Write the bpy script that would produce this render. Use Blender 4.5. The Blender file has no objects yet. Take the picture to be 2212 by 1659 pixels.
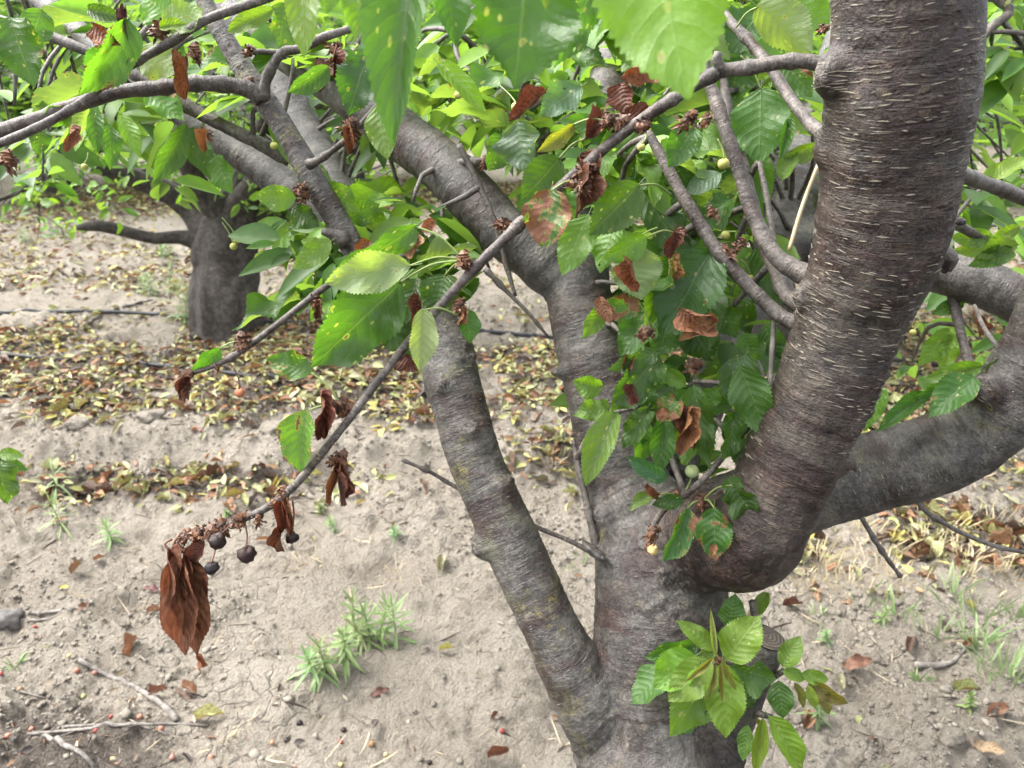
import bpy, bmesh, math, random
import numpy as np
from mathutils import Vector, Matrix, Quaternion

random.seed(7)
RNG = np.random.default_rng(11)
SC = bpy.context.scene
COL = SC.collection

# ------------------------------------------------------------------ camera, sky, sun, exposure
CAM_H = 1.57
PITCH = math.radians(24.6)
FD = 1681.0                      # focal length in units of a 2212-wide frame
CX, CY = 1106.0, 829.5
cam_d = bpy.data.cameras.new('camera')
cam = bpy.data.objects.new('camera', cam_d)
COL.objects.link(cam)
cam.location = (0, 0, CAM_H)
cam.rotation_euler = (math.pi / 2 - PITCH, 0, 0)
cam_d.sensor_width = 36
cam_d.lens = FD / 2212 * 36
cam_d.clip_start = 0.02
cam_d.clip_end = 400
cam_d.dof.use_dof = True
cam_d.dof.focus_distance = 0.84
cam_d.dof.aperture_fstop = cam_d.lens / 2.9
SC.camera = cam

SUN_EL, SUN_AZ = math.radians(54), math.radians(-70)   # azimuth from +Y towards +X
W = bpy.data.worlds.new('World')
SC.world = W
W.use_nodes = True
wn = W.node_tree
bg = wn.nodes['Background']
sky = wn.nodes.new('ShaderNodeTexSky')
sky.sky_type = 'NISHITA'
sky.sun_disc = False
sky.sun_elevation = SUN_EL
sky.sun_rotation = SUN_AZ
sky.air_density = 1.0
sky.dust_density = 4.0
hs = wn.nodes.new('ShaderNodeHueSaturation')           # thin white overcast: the blue is mostly gone
hs.inputs['Saturation'].default_value = 0.22
wn.links.new(sky.outputs[0], hs.inputs['Color'])
wn.links.new(hs.outputs[0], bg.inputs['Color'])
bg.inputs['Strength'].default_value = 0.135

sun_d = bpy.data.lights.new('sun', 'SUN')
sun_d.energy = 1.1
sun_d.angle = math.radians(40)
sun_d.color = (1.0, 0.965, 0.91)
sun = bpy.data.objects.new('sun', sun_d)
COL.objects.link(sun)
sdir = Vector((math.sin(SUN_AZ) * math.cos(SUN_EL), math.cos(SUN_AZ) * math.cos(SUN_EL), math.sin(SUN_EL)))
sun.rotation_euler = sdir.to_track_quat('Z', 'Y').to_euler()
sun.location = (0, 0, 6)

vs = SC.view_settings
vs.view_transform = 'Standard'
vs.look = 'None'
vs.gamma = 1
vs.use_curve_mapping = False
vs.exposure = 2.5
SC.cycles.max_bounces = 8
SC.cycles.transmission_bounces = 6
SC.cycles.transparent_max_bounces = 12
SC.cycles.caustics_reflective = False
SC.cycles.caustics_refractive = False

# ------------------------------------------------------------------ projection helpers
FWD = Vector((0, math.cos(PITCH), -math.sin(PITCH)))
DWN = Vector((0, -math.sin(PITCH), -math.cos(PITCH)))
RGT = Vector((1, 0, 0))
CAM = Vector((0, 0, CAM_H))


def P(x, y, d):
    """point of the place seen at (x, y) of a 2212 x 1659 frame, d metres along the lens axis"""
    return CAM + FWD * d + RGT * ((x - CX) / FD * d) + DWN * ((y - CY) / FD * d)


def proj(p):
    v = Vector(p) - CAM
    d = v.dot(FWD)
    if d < 1e-4:
        return -9999, -9999, d
    return CX + v.dot(RGT) / d * FD, CY + v.dot(DWN) / d * FD, d


def G(x, y, z=0.0):
    """point on the level z under the pixel"""
    r = FWD + RGT * ((x - CX) / FD) + DWN * ((y - CY) / FD)
    t = (z - CAM_H) / r.z
    return CAM + r * t


def proj_np(p):
    v = p - np.array(CAM)
    d = v @ np.array(FWD)
    d = np.maximum(d, 1e-3)
    return CX + v @ np.array(RGT) / d * FD, CY + v @ np.array(DWN) / d * FD, d


# ------------------------------------------------------------------ numpy noise
def _hash(ix, iy, iz, s):
    h = (ix.astype(np.int64) * 374761393 + iy.astype(np.int64) * 668265263 + iz.astype(np.int64) * 2147483647 + s * 1274126177) & 0xffffffff
    h = ((h ^ (h >> 13)) * 1274126177) & 0xffffffff
    h = ((h ^ (h >> 16)) * 2246822519) & 0xffffffff
    return ((h ^ (h >> 15)) & 0xffffff) / float(0xffffff)


def vnoise(p, s=0):
    i = np.floor(p)
    f = p - i
    f = f * f * (3 - 2 * f)
    x, y, z = i[:, 0], i[:, 1], i[:, 2]
    r = 0
    for a in (0, 1):
        wa = f[:, 0] if a else 1 - f[:, 0]
        for b in (0, 1):
            wb = f[:, 1] if b else 1 - f[:, 1]
            for c in (0, 1):
                wc = f[:, 2] if c else 1 - f[:, 2]
                r = r + wa * wb * wc * _hash(x + a, y + b, z + c, s)
    return r * 2 - 1


def fbm(p, o=4, s=0, g=0.5):
    r, a = 0, 1.0
    for k in range(o):
        r = r + a * vnoise(p * (2.03 ** k) + 17.3 * k, s + k)
        a *= g
    return r


def worley(p, s=0):
    """distance to the nearest jittered point, 2-D cells"""
    i = np.floor(p[:, :2])
    best = np.full(len(p), 9.0)
    zz = np.zeros(len(p))
    for a in (-1, 0, 1):
        for b in (-1, 0, 1):
            cx, cy = i[:, 0] + a, i[:, 1] + b
            dx = cx + _hash(cx, cy, zz, s) - p[:, 0]
            dy = cy + _hash(cx, cy, zz, s + 5) - p[:, 1]
            best = np.minimum(best, dx * dx + dy * dy)
    return np.sqrt(best)


# ------------------------------------------------------------------ shader graph helper
class NG:
    def __init__(self, name):
        self.m = bpy.data.materials.new(name)
        self.m.use_nodes = True
        self.t = self.m.node_tree
        self.t.nodes.clear()

    def n(self, typ, ins=None, **props):
        nd = self.t.nodes.new('ShaderNode' + typ)
        for k, v in props.items():
            setattr(nd, k, v)
        if ins:
            for k, v in ins.items():
                self.set(nd.inputs[k], v)
        return nd

    def set(self, sock, v):
        if isinstance(v, bpy.types.NodeSocket):
            self.t.links.new(v, sock)
        elif isinstance(v, bpy.types.Node):
            self.t.links.new(v.outputs[0], sock)
        else:
            if isinstance(v, tuple) and len(v) == 3 and sock.type == 'RGBA':
                v = v + (1,)
            sock.default_value = v

    def math(self, op, a, b=0.0, clamp=False):
        return self.n('Math', {0: a, 1: b}, operation=op, use_clamp=clamp).outputs[0]

    def ramp(self, v, lo, hi):
        return self.n('MapRange', {0: v, 1: lo, 2: hi, 3: 0.0, 4: 1.0}, interpolation_type='SMOOTHSTEP').outputs[0]

    def mix(self, f, a, b, mode='MIX'):
        nd = self.n('Mix', data_type='RGBA', blend_type=mode)
        self.set(nd.inputs[0], f)
        self.set(nd.inputs[6], a)
        self.set(nd.inputs[7], b)
        return nd.outputs[2]

    def noise(self, vec, scale, detail=3.0, rough=0.55, dist=0.0):
        return self.n('TexNoise', {'Vector': vec, 'Scale': scale, 'Detail': detail, 'Roughness': rough, 'Distortion': dist}).outputs[0]

    def vscale(self, vec, s):
        return self.n('VectorMath', {0: vec, 1: s}, operation='MULTIPLY').outputs[0]

    def out(self, sh, disp=None):
        o = self.n('OutputMaterial')
        self.t.links.new(sh if isinstance(sh, bpy.types.NodeSocket) else sh.outputs[0], o.inputs[0])
        return self.m


def mat_bark(name, grey, brown, pale, moss_amt=0.0, lentil=1.0, rough=0.5, fine=1.0, bump=1.0, fissure=False):
    g = NG(name)
    co = g.n('Attribute', attribute_name='limb_co').outputs['Vector']
    tint = g.n('Attribute', attribute_name='tint').outputs['Fac']
    moss = g.n('Attribute', attribute_name='moss').outputs['Fac']
    crust_shade = g.n('Attribute', attribute_name='crust_shade').outputs['Fac']
    geo = g.n('NewGeometry').outputs['Position']

    def warped(scale, amp):
        w = g.n('TexNoise', {'Vector': geo, 'Scale': scale, 'Detail': 3.0})
        w = g.n('VectorMath', {0: w.outputs['Color'], 1: (.5, .5, .5)}, operation='SUBTRACT').outputs[0]
        w = g.n('VectorMath', {0: w, 1: amp}, operation='MULTIPLY').outputs[0]
        return g.n('VectorMath', {0: co, 1: w}, operation='ADD').outputs[0]
    cw = warped(15.0, (.03, .03, .010))
    cs = warped(45.0, (.016, .016, .004))
    pure = g.n('Attribute', attribute_name='pure').outputs['Fac']
    around = (1, 1, 6.5) if not fissure else (3.2, 3.2, .55)

    def sc(k, q=1.0):
        return (around[0] * k, around[1] * k, around[2] * k * q)
    col = g.mix(g.ramp(g.math('ADD', g.math('MULTIPLY', tint, 0.17), g.noise(g.vscale(cw, (1, 1, 2.2)), 10.0, 4.0, 0.6)), 0.54, 0.68), grey, brown)
    belt = g.ramp(g.noise(g.vscale(cw, sc(6, .7)), 1.0, 5.0, 0.62, .4), 0.50, 0.66)
    col = g.mix(g.math('MULTIPLY', belt, 0.60), col, g.mix(0.22, grey, pale))
    # tight wrinkles round the limb
    wr = g.noise(g.vscale(cs, sc(34)), 1.0, 4.0, 0.62, .3)
    sk = g.ramp(wr, 0.54, 0.70)
    col = g.mix(g.math('MULTIPLY', sk, 0.17 * fine), col, pale)
    dark = g.ramp(wr, 0.43, 0.34)
    col = g.mix(g.math('MULTIPLY', dark, 0.4), col, (0.016, 0.012, 0.010))
    blo = g.ramp(g.noise(cw, 22.0, 5.0, 0.68, .5), 0.53, 0.64)
    col = g.mix(g.math('MULTIPLY', blo, 0.55), col, (0.022, 0.017, 0.014))
    # curly flakes
    flk = g.ramp(g.noise(g.vscale(cs, (1, 1, 1.5)), 190.0, 3.0, 0.6, 2.0), 0.56, 0.68)
    col = g.mix(g.math('MULTIPLY', flk, 0.30), col, pale)
    # lenticels: separate thin pale dashes
    vo = g.n('TexVoronoi', {'Vector': g.vscale(cw, (44, 44, 300)), 'Scale': 1.0, 'Randomness': 1.0}, feature='F1')
    rnd = g.n('SeparateColor', {0: vo.outputs['Color']}).outputs[0]
    dash = g.math('MULTIPLY', g.ramp(vo.outputs['Distance'], 0.34, 0.20), g.math('GREATER_THAN', rnd, 0.45))
    vo2 = g.n('TexVoronoi', {'Vector': g.vscale(cw, (70, 70, 560)), 'Scale': 1.0, 'Randomness': 1.0}, feature='F1')
    rn2 = g.n('SeparateColor', {0: vo2.outputs['Color']}).outputs[0]
    dash2 = g.math('MULTIPLY', g.ramp(vo2.outputs['Distance'], 0.34, 0.22), g.math('GREATER_THAN', rn2, 0.4))
    dash = g.math('MAXIMUM', dash, g.math('MULTIPLY', dash2, 0.7))
    dens = g.ramp(g.math('ADD', g.noise(cw, 9.0, 4.0, 0.65), g.math('MULTIPLY', tint, 0.10)), 0.44, 0.66)
    dash = g.math('MULTIPLY', g.math('MULTIPLY', dash, dens), g.ramp(pure, .72, .95))
    col = g.mix(g.math('MULTIPLY', dash, 0.80 * lentil), col, (pale[0] * 1.35, pale[1] * 1.28, pale[2] * 1.1))
    # mottling at two sizes
    g1 = g.noise(geo, 38.0, 5.0, 0.7)
    g2 = g.noise(geo, 240.0, 4.0, 0.7)
    col = g.mix(1.0, col, g.mix(g.ramp(g1, 0.28, 0.72), (0.42, 0.41, 0.40), (1.50, 1.50, 1.50)), 'MULTIPLY')
    col = g.mix(1.0, col, g.mix(g.ramp(g2, 0.30, 0.70), (0.55, 0.55, 0.55), (1.40, 1.40, 1.40)), 'MULTIPLY')
    col = g.mix(g.math('MULTIPLY', g.ramp(tint, .6, 1.0), 1.0), col, g.mix(1.0, col, (.76, .66, .58), 'MULTIPLY'))
    # lichen crust
    if moss_amt > 0:
        mn = g.noise(geo, 24.0, 6.0, 0.72)
        mk = g.ramp(g.math('ADD', mn, g.math('MULTIPLY', moss, 0.17)), 0.66, 0.82)
        mk2 = g.ramp(g.noise(geo, 330.0, 3.0, 0.7), 0.40, 0.60)
        mcol = g.mix(g.ramp(g.noise(geo, 7.0), 0.48, 0.62), (0.10, 0.105, 0.055), (0.20, 0.17, 0.035))
        col = g.mix(g.math('MULTIPLY', g.math('MULTIPLY', mk, mk2), moss_amt), col, mcol)
        cr = g.math('MULTIPLY', g.ramp(g.math('ADD', crust_shade, g.math('MULTIPLY', g.math('SUBTRACT', g1, .5), .9)), .35, .75), .85)
        ccol = g.mix(g.ramp(g2, .45, .6), (.022, .017, .014), (.13, .11, .09))
        col = g.mix(cr, col, ccol)
    hgt = g.math('ADD', g.math('MULTIPLY', wr, .75), g.math('MULTIPLY', dash, 0.5))
    hgt = g.math('ADD', hgt, g.math('MULTIPLY', g1, 0.9))
    hgt = g.math('ADD', hgt, g.math('MULTIPLY', g2, 0.65))
    hgt = g.math('ADD', hgt, g.math('MULTIPLY', flk, 0.25))
    bp = g.n('Bump', {'Strength': 0.85 * bump, 'Distance': 0.0032, 'Height': hgt})
    rg = g.math('ADD', rough, g.math('MULTIPLY', g2, 0.22))
    bs = g.n('BsdfPrincipled', {'Base Color': col, 'Roughness': rg, 'Normal': bp.outputs[0], 'Specular IOR Level': 0.5})
    return g.out(bs)


def leaf_core(g, base, spot_amt, uvn='UVMap', vcol=(0.30, 0.40, 0.14)):
    """colour + bump of a serrated cherry leaf; base = socket with its green"""
    uv = g.n('UVMap', uv_map=uvn).outputs[0]
    s = g.n('SeparateXYZ', {0: uv})
    u = g.math('ABSOLUTE', g.math('MULTIPLY', g.math('SUBTRACT', s.outputs[0], 0.5), 2.0))
    v = s.outputs[1]
    # side veins leave the midrib and sweep forward
    wob = g.noise(g.n('TexCoord').outputs['Object'], 4.0, 2.0)
    ph = g.math('SUBTRACT', g.math('MULTIPLY', v, 8.5), g.math('MULTIPLY', g.math('POWER', u, 1.25), 1.75))
    ph = g.math('ADD', ph, g.math('MULTIPLY', wob, .45))
    fr = g.math('ABSOLUTE', g.math('SUBTRACT', g.math('FRACT', ph), 0.5))
    lat = g.ramp(fr, 0.05, 0.0)
    mid = g.ramp(u, 0.055, 0.0)
    vein = g.math('MAXIMUM', g.math('MULTIPLY', lat, 0.40), mid)
    geo = g.n('TexCoord').outputs['Object']
    oi = g.n('ObjectInfo')
    off = g.n('VectorMath', {0: geo, 1: g.n('CombineXYZ', {0: g.math('MULTIPLY', oi.outputs['Random'], 37.0), 1: g.math('MULTIPLY', oi.outputs['Random'], 91.0)}).outputs[0]}, operation='ADD').outputs[0]
    mot = g.noise(off, 5.0, 4.0, 0.6)
    col = g.mix(1.0, base, g.mix(mot, (0.72, 0.74, 0.70), (1.25, 1.20, 1.25)), 'MULTIPLY')
    col = g.mix(g.math('MULTIPLY', vein, 0.30), col, g.mix(0.6, base, vcol))
    return uv, u, v, fr, vein, off, oi, col


def mat_leaf(name):
    g = NG(name)
    oi0 = g.n('ObjectInfo')
    uv, u, v, fr, vein, off, oi, col = leaf_core(g, oi0.outputs['Color'], 0)
    blot = oi0.outputs['Alpha']                          # 0 sound leaf ... 1 badly scorched
    back = g.n('NewGeometry').outputs['Backfacing']
    under = g.mix(0.65, col, (0.20, 0.27, 0.12))
    col = g.mix(back, col, under)
    # small pale and brown flecks of shot-hole disease
    vo = g.n('TexVoronoi', {'Vector': off, 'Scale': 9.0}, feature='F1')
    vr = g.n('SeparateColor', {0: vo.outputs['Color']})
    thr = g.math('MULTIPLY', g.math('POWER', vr.outputs[1], 2.2), 0.25)
    keep = g.math('GREATER_THAN', vr.outputs[0], 0.52)
    fleck = g.math('MULTIPLY', g.math('LESS_THAN', vo.outputs['Distance'], thr), keep)
    halo = g.math('MULTIPLY', g.math('LESS_THAN', vo.outputs['Distance'], g.math('MULTIPLY', thr, 1.6)), keep)
    col = g.mix(g.math('MULTIPLY', halo, 0.5), col, (0.36, 0.40, 0.12))
    fcol = g.mix(vr.outputs[2], (0.10, 0.045, 0.02), (0.42, 0.42, 0.22))
    col = g.mix(g.math('MULTIPLY', fleck, 0.85), col, fcol)
    # scorched dead areas, mostly from the margin in
    bn = g.noise(off, 2.6, 4.0, 0.62)
    bt = g.math('ADD', g.math('MULTIPLY', blot, 0.42), g.math('ADD', bn, g.math('MULTIPLY', g.math('POWER', u, 3.0), 0.10)))
    dead = g.math('MULTIPLY', g.ramp(bt, 0.80, 0.82), g.math('GREATER_THAN', blot, 0.05))
    ring = g.math('MULTIPLY', g.ramp(bt, 0.76, 0.80), g.math('GREATER_THAN', blot, 0.05))
    dcol = g.mix(g.noise(off, 7.0, 3.0), (0.10, 0.036, 0.018), (0.22, 0.10, 0.05))
    col = g.mix(g.math('MULTIPLY', ring, 0.5), col, (0.32, 0.30, 0.07))
    col = g.mix(dead, col, dcol)
    q = g.math('SUBTRACT', g.math('POWER', fr, 0.7), g.math('MULTIPLY', vein, 0.35))
    crk = g.noise(off, 10.0, 4.0, 0.65)
    hh = g.math('ADD', g.math('MULTIPLY', q, -0.9), g.math('MULTIPLY', crk, 1.3))
    bp = g.n('Bump', {'Strength': 0.42, 'Distance': 0.0024, 'Height': hh})
    rg = g.math('ADD', 0.40, g.math('MULTIPLY', back, 0.2))
    rg = g.math('ADD', rg, g.math('MULTIPLY', dead, 0.3))
    bs = g.n('BsdfPrincipled', {'Base Color': col, 'Roughness': rg, 'Normal': bp.outputs[0], 'Specular IOR Level': 0.5})
    tc = g.mix(1.0, col, (1.45, 1.50, 0.42), 'MULTIPLY')
    tr = g.n('BsdfTranslucent', {'Color': tc, 'Normal': bp.outputs[0]})
    mx = g.n('MixShader', {0: g.math('SUBTRACT', 0.48, g.math('MULTIPLY', dead, 0.36)), 1: bs, 2: tr})
    # bites and shot holes
    vo2 = g.n('TexVoronoi', {'Vector': off, 'Scale': 5.0}, feature='F1')
    v2 = g.n('SeparateColor', {0: vo2.outputs['Color']})
    hole = g.math('MULTIPLY', g.math('LESS_THAN', vo2.outputs['Distance'], g.math('MULTIPLY', g.math('POWER', v2.outputs[1], 4.0), 0.20)), g.math('GREATER_THAN', v2.outputs[0], 0.55))
    tp = g.n('BsdfTransparent')
    m2 = g.n('MixShader', {0: hole, 1: mx, 2: tp})
    return g.out(m2)


def mat_leaf_vc(name, trans=0.52):
    """massed leaves: colour from a face attribute"""
    g = NG(name)
    c = g.n('Attribute', attribute_name='leafcol').outputs['Color']
    back = g.n('NewGeometry').outputs['Backfacing']
    geo = g.n('NewGeometry').outputs['Position']
    c = g.mix(1.0, c, g.mix(g.noise(geo, 60.0, 2.0), (0.7, 0.7, 0.7), (1.3, 1.3, 1.3)), 'MULTIPLY')
    c2 = g.mix(g.math('MULTIPLY', back, 0.5), c, (0.18, 0.26, 0.10))
    bs = g.n('BsdfPrincipled', {'Base Color': c2, 'Roughness': 0.42, 'Specular IOR Level': 0.45})
    tr = g.n('BsdfTranslucent', {'Color': g.mix(1.0, c2, (1.50, 1.60, 0.52), 'MULTIPLY')})
    return g.out(g.n('MixShader', {0: trans, 1: bs, 2: tr}))


def mat_dry(name, vc=False):
    g = NG(name)
    if vc:
        base = g.n('Attribute', attribute_name='leafcol').outputs['Color']
        off = g.n('NewGeometry').outputs['Position']
        n1 = g.noise(off, 90.0, 3.0, 0.6)
        col = g.mix(1.0, base, g.mix(n1, (0.6, 0.6, 0.6), (1.35, 1.3, 1.25)), 'MULTIPLY')
        bp = g.n('Bump', {'Strength': 0.4, 'Distance': 0.002, 'Height': n1})
    else:
        oi0 = g.n('ObjectInfo')
        uv, u, v, fr, vein, off, oi, col = leaf_core(g, oi0.outputs['Color'], 0, vcol=(.16, .075, .045))
        n1 = g.noise(off, 8.0, 4.0, 0.62)
        col = g.mix(g.ramp(n1, 0.42, 0.66), col, g.mix(0.6, oi0.outputs['Color'], (0.030, 0.014, 0.011)))
        col = g.mix(g.math('MULTIPLY', g.ramp(g.noise(off, 4.5, 5.0, .7), .56, .68), .6), col, g.mix(.55, oi0.outputs['Color'], (.33, .20, .12)))
        hh = g.math('ADD', g.math('MULTIPLY', n1, 0.8), g.math('MULTIPLY', fr, -0.8))
        bp = g.n('Bump', {'Strength': 0.6, 'Distance': 0.003, 'Height': hh})
    bs = g.n('BsdfPrincipled', {'Base Color': col, 'Roughness': 0.55, 'Normal': bp.outputs[0], 'Specular IOR Level': 0.35})
    tr = g.n('BsdfTranslucent', {'Color': g.mix(1.0, col, (1.3, 0.9, 0.6), 'MULTIPLY')})
    return g.out(g.n('MixShader', {0: 0.15, 1: bs, 2: tr}))


def mat_simple(name, c1, c2, scale=40.0, rough=0.5, bump=0.3, objcol=False, spec=0.5, trans=0.0):
    g = NG(name)
    co = g.n('TexCoord').outputs['Object']
    n1 = g.noise(co, scale, 4.0, 0.6)
    if objcol:
        c = g.n('ObjectInfo').outputs['Color']
        col = g.mix(1.0, c, g.mix(n1, (0.65, 0.65, 0.65), (1.3, 1.3, 1.3)), 'MULTIPLY')
    else:
        col = g.mix(g.ramp(n1, 0.35, 0.65), c1, c2)
    bp = g.n('Bump', {'Strength': bump, 'Distance': 0.002, 'Height': n1})
    bs = g.n('BsdfPrincipled', {'Base Color': col, 'Roughness': rough, 'Normal': bp.outputs[0], 'Specular IOR Level': spec})
    if trans:
        tr = g.n('BsdfTranslucent', {'Color': col})
        return g.out(g.n('MixShader', {0: trans, 1: bs, 2: tr}))
    return g.out(bs)


def mat_cherry(name):
    g = NG(name)
    co = g.n('TexCoord').outputs['Object']
    oi = g.n('ObjectInfo')
    c = oi.outputs['Color']
    n1 = g.noise(co, 90.0, 3.0, 0.6)
    sp = g.ramp(n1, 0.55, 0.62)
    rot = g.mix(oi.outputs['Alpha'], c, (0.03, 0.012, 0.010))
    col = g.mix(sp, c, rot)
    n2 = g.noise(co, 260.0, 3.0)
    bp = g.n('Bump', {'Strength': 0.35, 'Distance': 0.001, 'Height': g.math('ADD', n1, n2)})
    return g.out(g.n('BsdfPrincipled', {'Base Color': col, 'Roughness': 0.5, 'Specular IOR Level': 0.35, 'Normal': bp.outputs[0]}))


def mat_cut():
    g = NG('sawn_wood')
    co = g.n('TexCoord').outputs['Object']
    s = g.n('SeparateXYZ', {0: co})
    w = g.noise(co, 60.0, 3.0)
    rr = g.math('POWER', g.math('ADD', g.math('POWER', s.outputs[0], 2.0), g.math('POWER', s.outputs[1], 2.0)), 0.5)
    ring = g.math('SINE', g.math('ADD', g.math('MULTIPLY', rr, 1500.0), g.math('MULTIPLY', w, 7.0)))
    col = g.mix(g.ramp(ring, -0.6, 0.8), (0.055, 0.042, 0.032), (0.11, 0.088, 0.066))
    col = g.mix(g.ramp(g.noise(co, 90.0, 4.0), 0.5, 0.7), col, (0.04, 0.03, 0.024))
    bp = g.n('Bump', {'Strength': 0.6, 'Distance': 0.002, 'Height': g.math('ADD', ring, g.noise(co, 300.0))})
    return g.out(g.n('BsdfPrincipled', {'Base Color': col, 'Roughness': 0.8, 'Normal': bp.outputs[0]}))


def mat_soil():
    g = NG('dry_soil')
    co = g.n('NewGeometry').outputs['Position']
    hum = g.n('Attribute', attribute_name='humus').outputs['Fac']
    n1 = g.noise(co, 2.3, 5.0, 0.6)
    n2 = g.noise(co, 30.0, 7.0, 0.70)
    n3 = g.noise(co, 190.0, 5.0, 0.72)
    col = g.mix(g.ramp(n1, 0.35, 0.68), (0.345, 0.305, 0.255), (0.44, 0.395, 0.338))
    col = g.mix(g.math('MULTIPLY', g.ramp(n2, 0.50, 0.68), 0.75), col, (0.19, 0.166, 0.136))
    col = g.mix(1.0, col, g.mix(n3, (0.35, 0.35, 0.35), (1.62, 1.60, 1.56)), 'MULTIPLY')
    hm = g.ramp(g.math('ADD', hum, g.math('MULTIPLY', g.math('SUBTRACT', n2, 0.5), 1.6)), 0.30, 0.70)
    hcol = g.mix(g.ramp(n3, 0.4, 0.65), (0.060, 0.050, 0.044), (0.18, 0.145, 0.12))
    col = g.mix(g.math('MULTIPLY', hm, 0.8), col, hcol)
    gr = g.n('TexVoronoi', {'Vector': co, 'Scale': 110.0}, feature='F1')
    ck = g.n('TexVoronoi', {'Vector': g.n('VectorMath', {0: co, 1: g.vscale(g.n('TexNoise', {'Vector': co, 'Scale': 16.0}).outputs['Color'], (.07, .07, 0.))}, operation='ADD').outputs[0], 'Scale': 13.0}, feature='DISTANCE_TO_EDGE')
    crack = g.math('MULTIPLY', g.ramp(ck.outputs['Distance'], 0.05, 0.0), g.ramp(g.noise(co, 1.7, 3.0), .48, .62))
    col = g.mix(g.math('MULTIPLY', crack, .4), col, (.09, .078, .064))
    hh = g.math('ADD', g.math('MULTIPLY', n2, 1.3), g.math('MULTIPLY', n3, 0.8))
    hh = g.math('SUBTRACT', hh, g.math('MULTIPLY', crack, .6))
    hh = g.math('SUBTRACT', hh, g.math('MULTIPLY', gr.outputs['Distance'], 0.35))
    bp = g.n('Bump', {'Strength': 1.0, 'Distance': 0.034, 'Height': hh})
    return g.out(g.n('BsdfPrincipled', {'Base Color': col, 'Roughness': 0.95, 'Normal': bp.outputs[0], 'Specular IOR Level': 0.15}))


GREY, BROWN, PALE = (0.063, 0.057, 0.051), (0.034, 0.0185, 0.0155), (0.21, 0.192, 0.160)
M_BARK = mat_bark('cherry_bark', GREY, BROWN, PALE, moss_amt=0.9, lentil=.30, rough=.40)
M_LENT = mat_simple('lenticel', (.11, .095, .072), (.25, .22, .165), 45, .8, .4)
M_TWIG = mat_bark('twig_bark', (0.092, 0.078, 0.068), (0.050, 0.031, 0.026), (0.27, 0.24, 0.21), lentil=0.55, fine=0.7, bump=0.7, rough=0.42)
M_OLDBARK = mat_bark('old_rough_bark', (0.050, 0.042, 0.035), (0.030, 0.023, 0.018), (0.14, 0.12, 0.10), lentil=0.0, fine=0.8, bump=1.5, rough=0.75, fissure=True)
M_LEAF = mat_leaf('cherry_leaf')
M_MASS = mat_leaf_vc('cherry_foliage')
M_DRY = mat_dry('withered_leaf')
M_LITTER = mat_dry('leaf_litter', vc=True)
M_PET = mat_simple('leaf_stalk', (0.20, 0.29, 0.07), (0.26, 0.30, 0.11), 60, 0.4, 0.1, trans=0.2)
M_STALK = mat_simple('dry_stalk', (0.06, 0.022, 0.014), (0.13, 0.06, 0.03), 60, 0.6, 0.3)
M_SPUR = mat_simple('bud_scales', (0.05, 0.022, 0.014), (0.17, 0.075, 0.035), 90, 0.6, 0.5)
M_CHERRY = mat_cherry('cherry_skin')
M_CUT = mat_cut()
M_SOIL = mat_soil()
M_CLOD = mat_simple('soil_clod', (0.12, 0.106, 0.088), (0.205, 0.183, 0.153), 5, 0.95, 0.9, spec=0.15)
M_STICK = mat_simple('weathered_stick', (0.085, 0.075, 0.065), (0.19, 0.17, 0.15), 70, 0.8, 0.6)
M_STRAW = mat_simple('dry_straw', (0.42, 0.34, 0.20), (0.56, 0.48, 0.31), 40, 0.7, 0.2, trans=0.2)
M_WEED = mat_simple('weed_green', (0.17, 0.25, 0.095), (0.24, 0.33, 0.14), 30, 0.5, 0.2, objcol=True, trans=0.3)
M_GRASS = mat_simple('grass_green', (0.14, 0.22, 0.08), (0.22, 0.30, 0.12), 30, 0.5, 0.2, trans=0.3)
M_HOSE = mat_simple('black_polythene', (0.012, 0.013, 0.015), (0.026, 0.028, 0.032), 15, 0.55, 0.15, spec=.3)

# ------------------------------------------------------------------ object helpers
MW = {}


def link(o, parent=None, mw=None):
    COL.objects.link(o)
    mw = mw if mw is not None else Matrix.Identity(4)
    MW[o.name] = mw
    if parent is not None:
        o.parent = parent
        o.matrix_parent_inverse = MW[parent.name].inverted()
    o.matrix_basis = mw
    return o


def mesh_obj(name, verts, faces, mat, parent=None, smooth=True, mw=None, attrs=None, uvs=None):
    me = bpy.data.meshes.new(name)
    me.from_pydata([tuple(v) for v in verts], [], faces)
    me.materials.append(mat)
    if smooth:
        me.shade_smooth()
    if attrs:
        for k, (typ, data) in attrs.items():
            a = me.attributes.new(k, typ, 'POINT')
            a.data.foreach_set('vector' if typ == 'FLOAT_VECTOR' else 'value', np.asarray(data, dtype=np.float32).ravel())
    return link(bpy.data.objects.new(name, me), parent, mw)


def np_mesh(name, V, F, mat, smooth=True):
    """V (n,3), F list of (m,k) index arrays with k verts each"""
    me = bpy.data.meshes.new(name)
    if not isinstance(F, list):
        F = [F]
    me.vertices.add(len(V))
    me.vertices.foreach_set('co', np.asarray(V, np.float32).ravel())
    nl = sum(f.size for f in F)
    npoly = sum(len(f) for f in F)
    me.loops.add(nl)
    me.polygons.add(npoly)
    me.loops.foreach_set('vertex_index', np.concatenate([f.ravel() for f in F]).astype(np.int32))
    starts, p = [], 0
    for f in F:
        starts.append(p + np.arange(len(f)) * f.shape[1])
        p += f.size
    me.polygons.foreach_set('loop_start', np.concatenate(starts).astype(np.int32))
    me.update(calc_edges=True)
    me.materials.append(mat)
    if smooth:
        me.shade_smooth()
    return me


def thing(name, loc, label, cat, group=None, kind=None):
    o = bpy.data.objects.new(name, None)
    o.empty_display_size = 0.05
    link(o, None, Matrix.Translation(Vector(loc)))
    o['label'] = label
    o['category'] = cat
    if group:
        o['group'] = group
    return o


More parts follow.
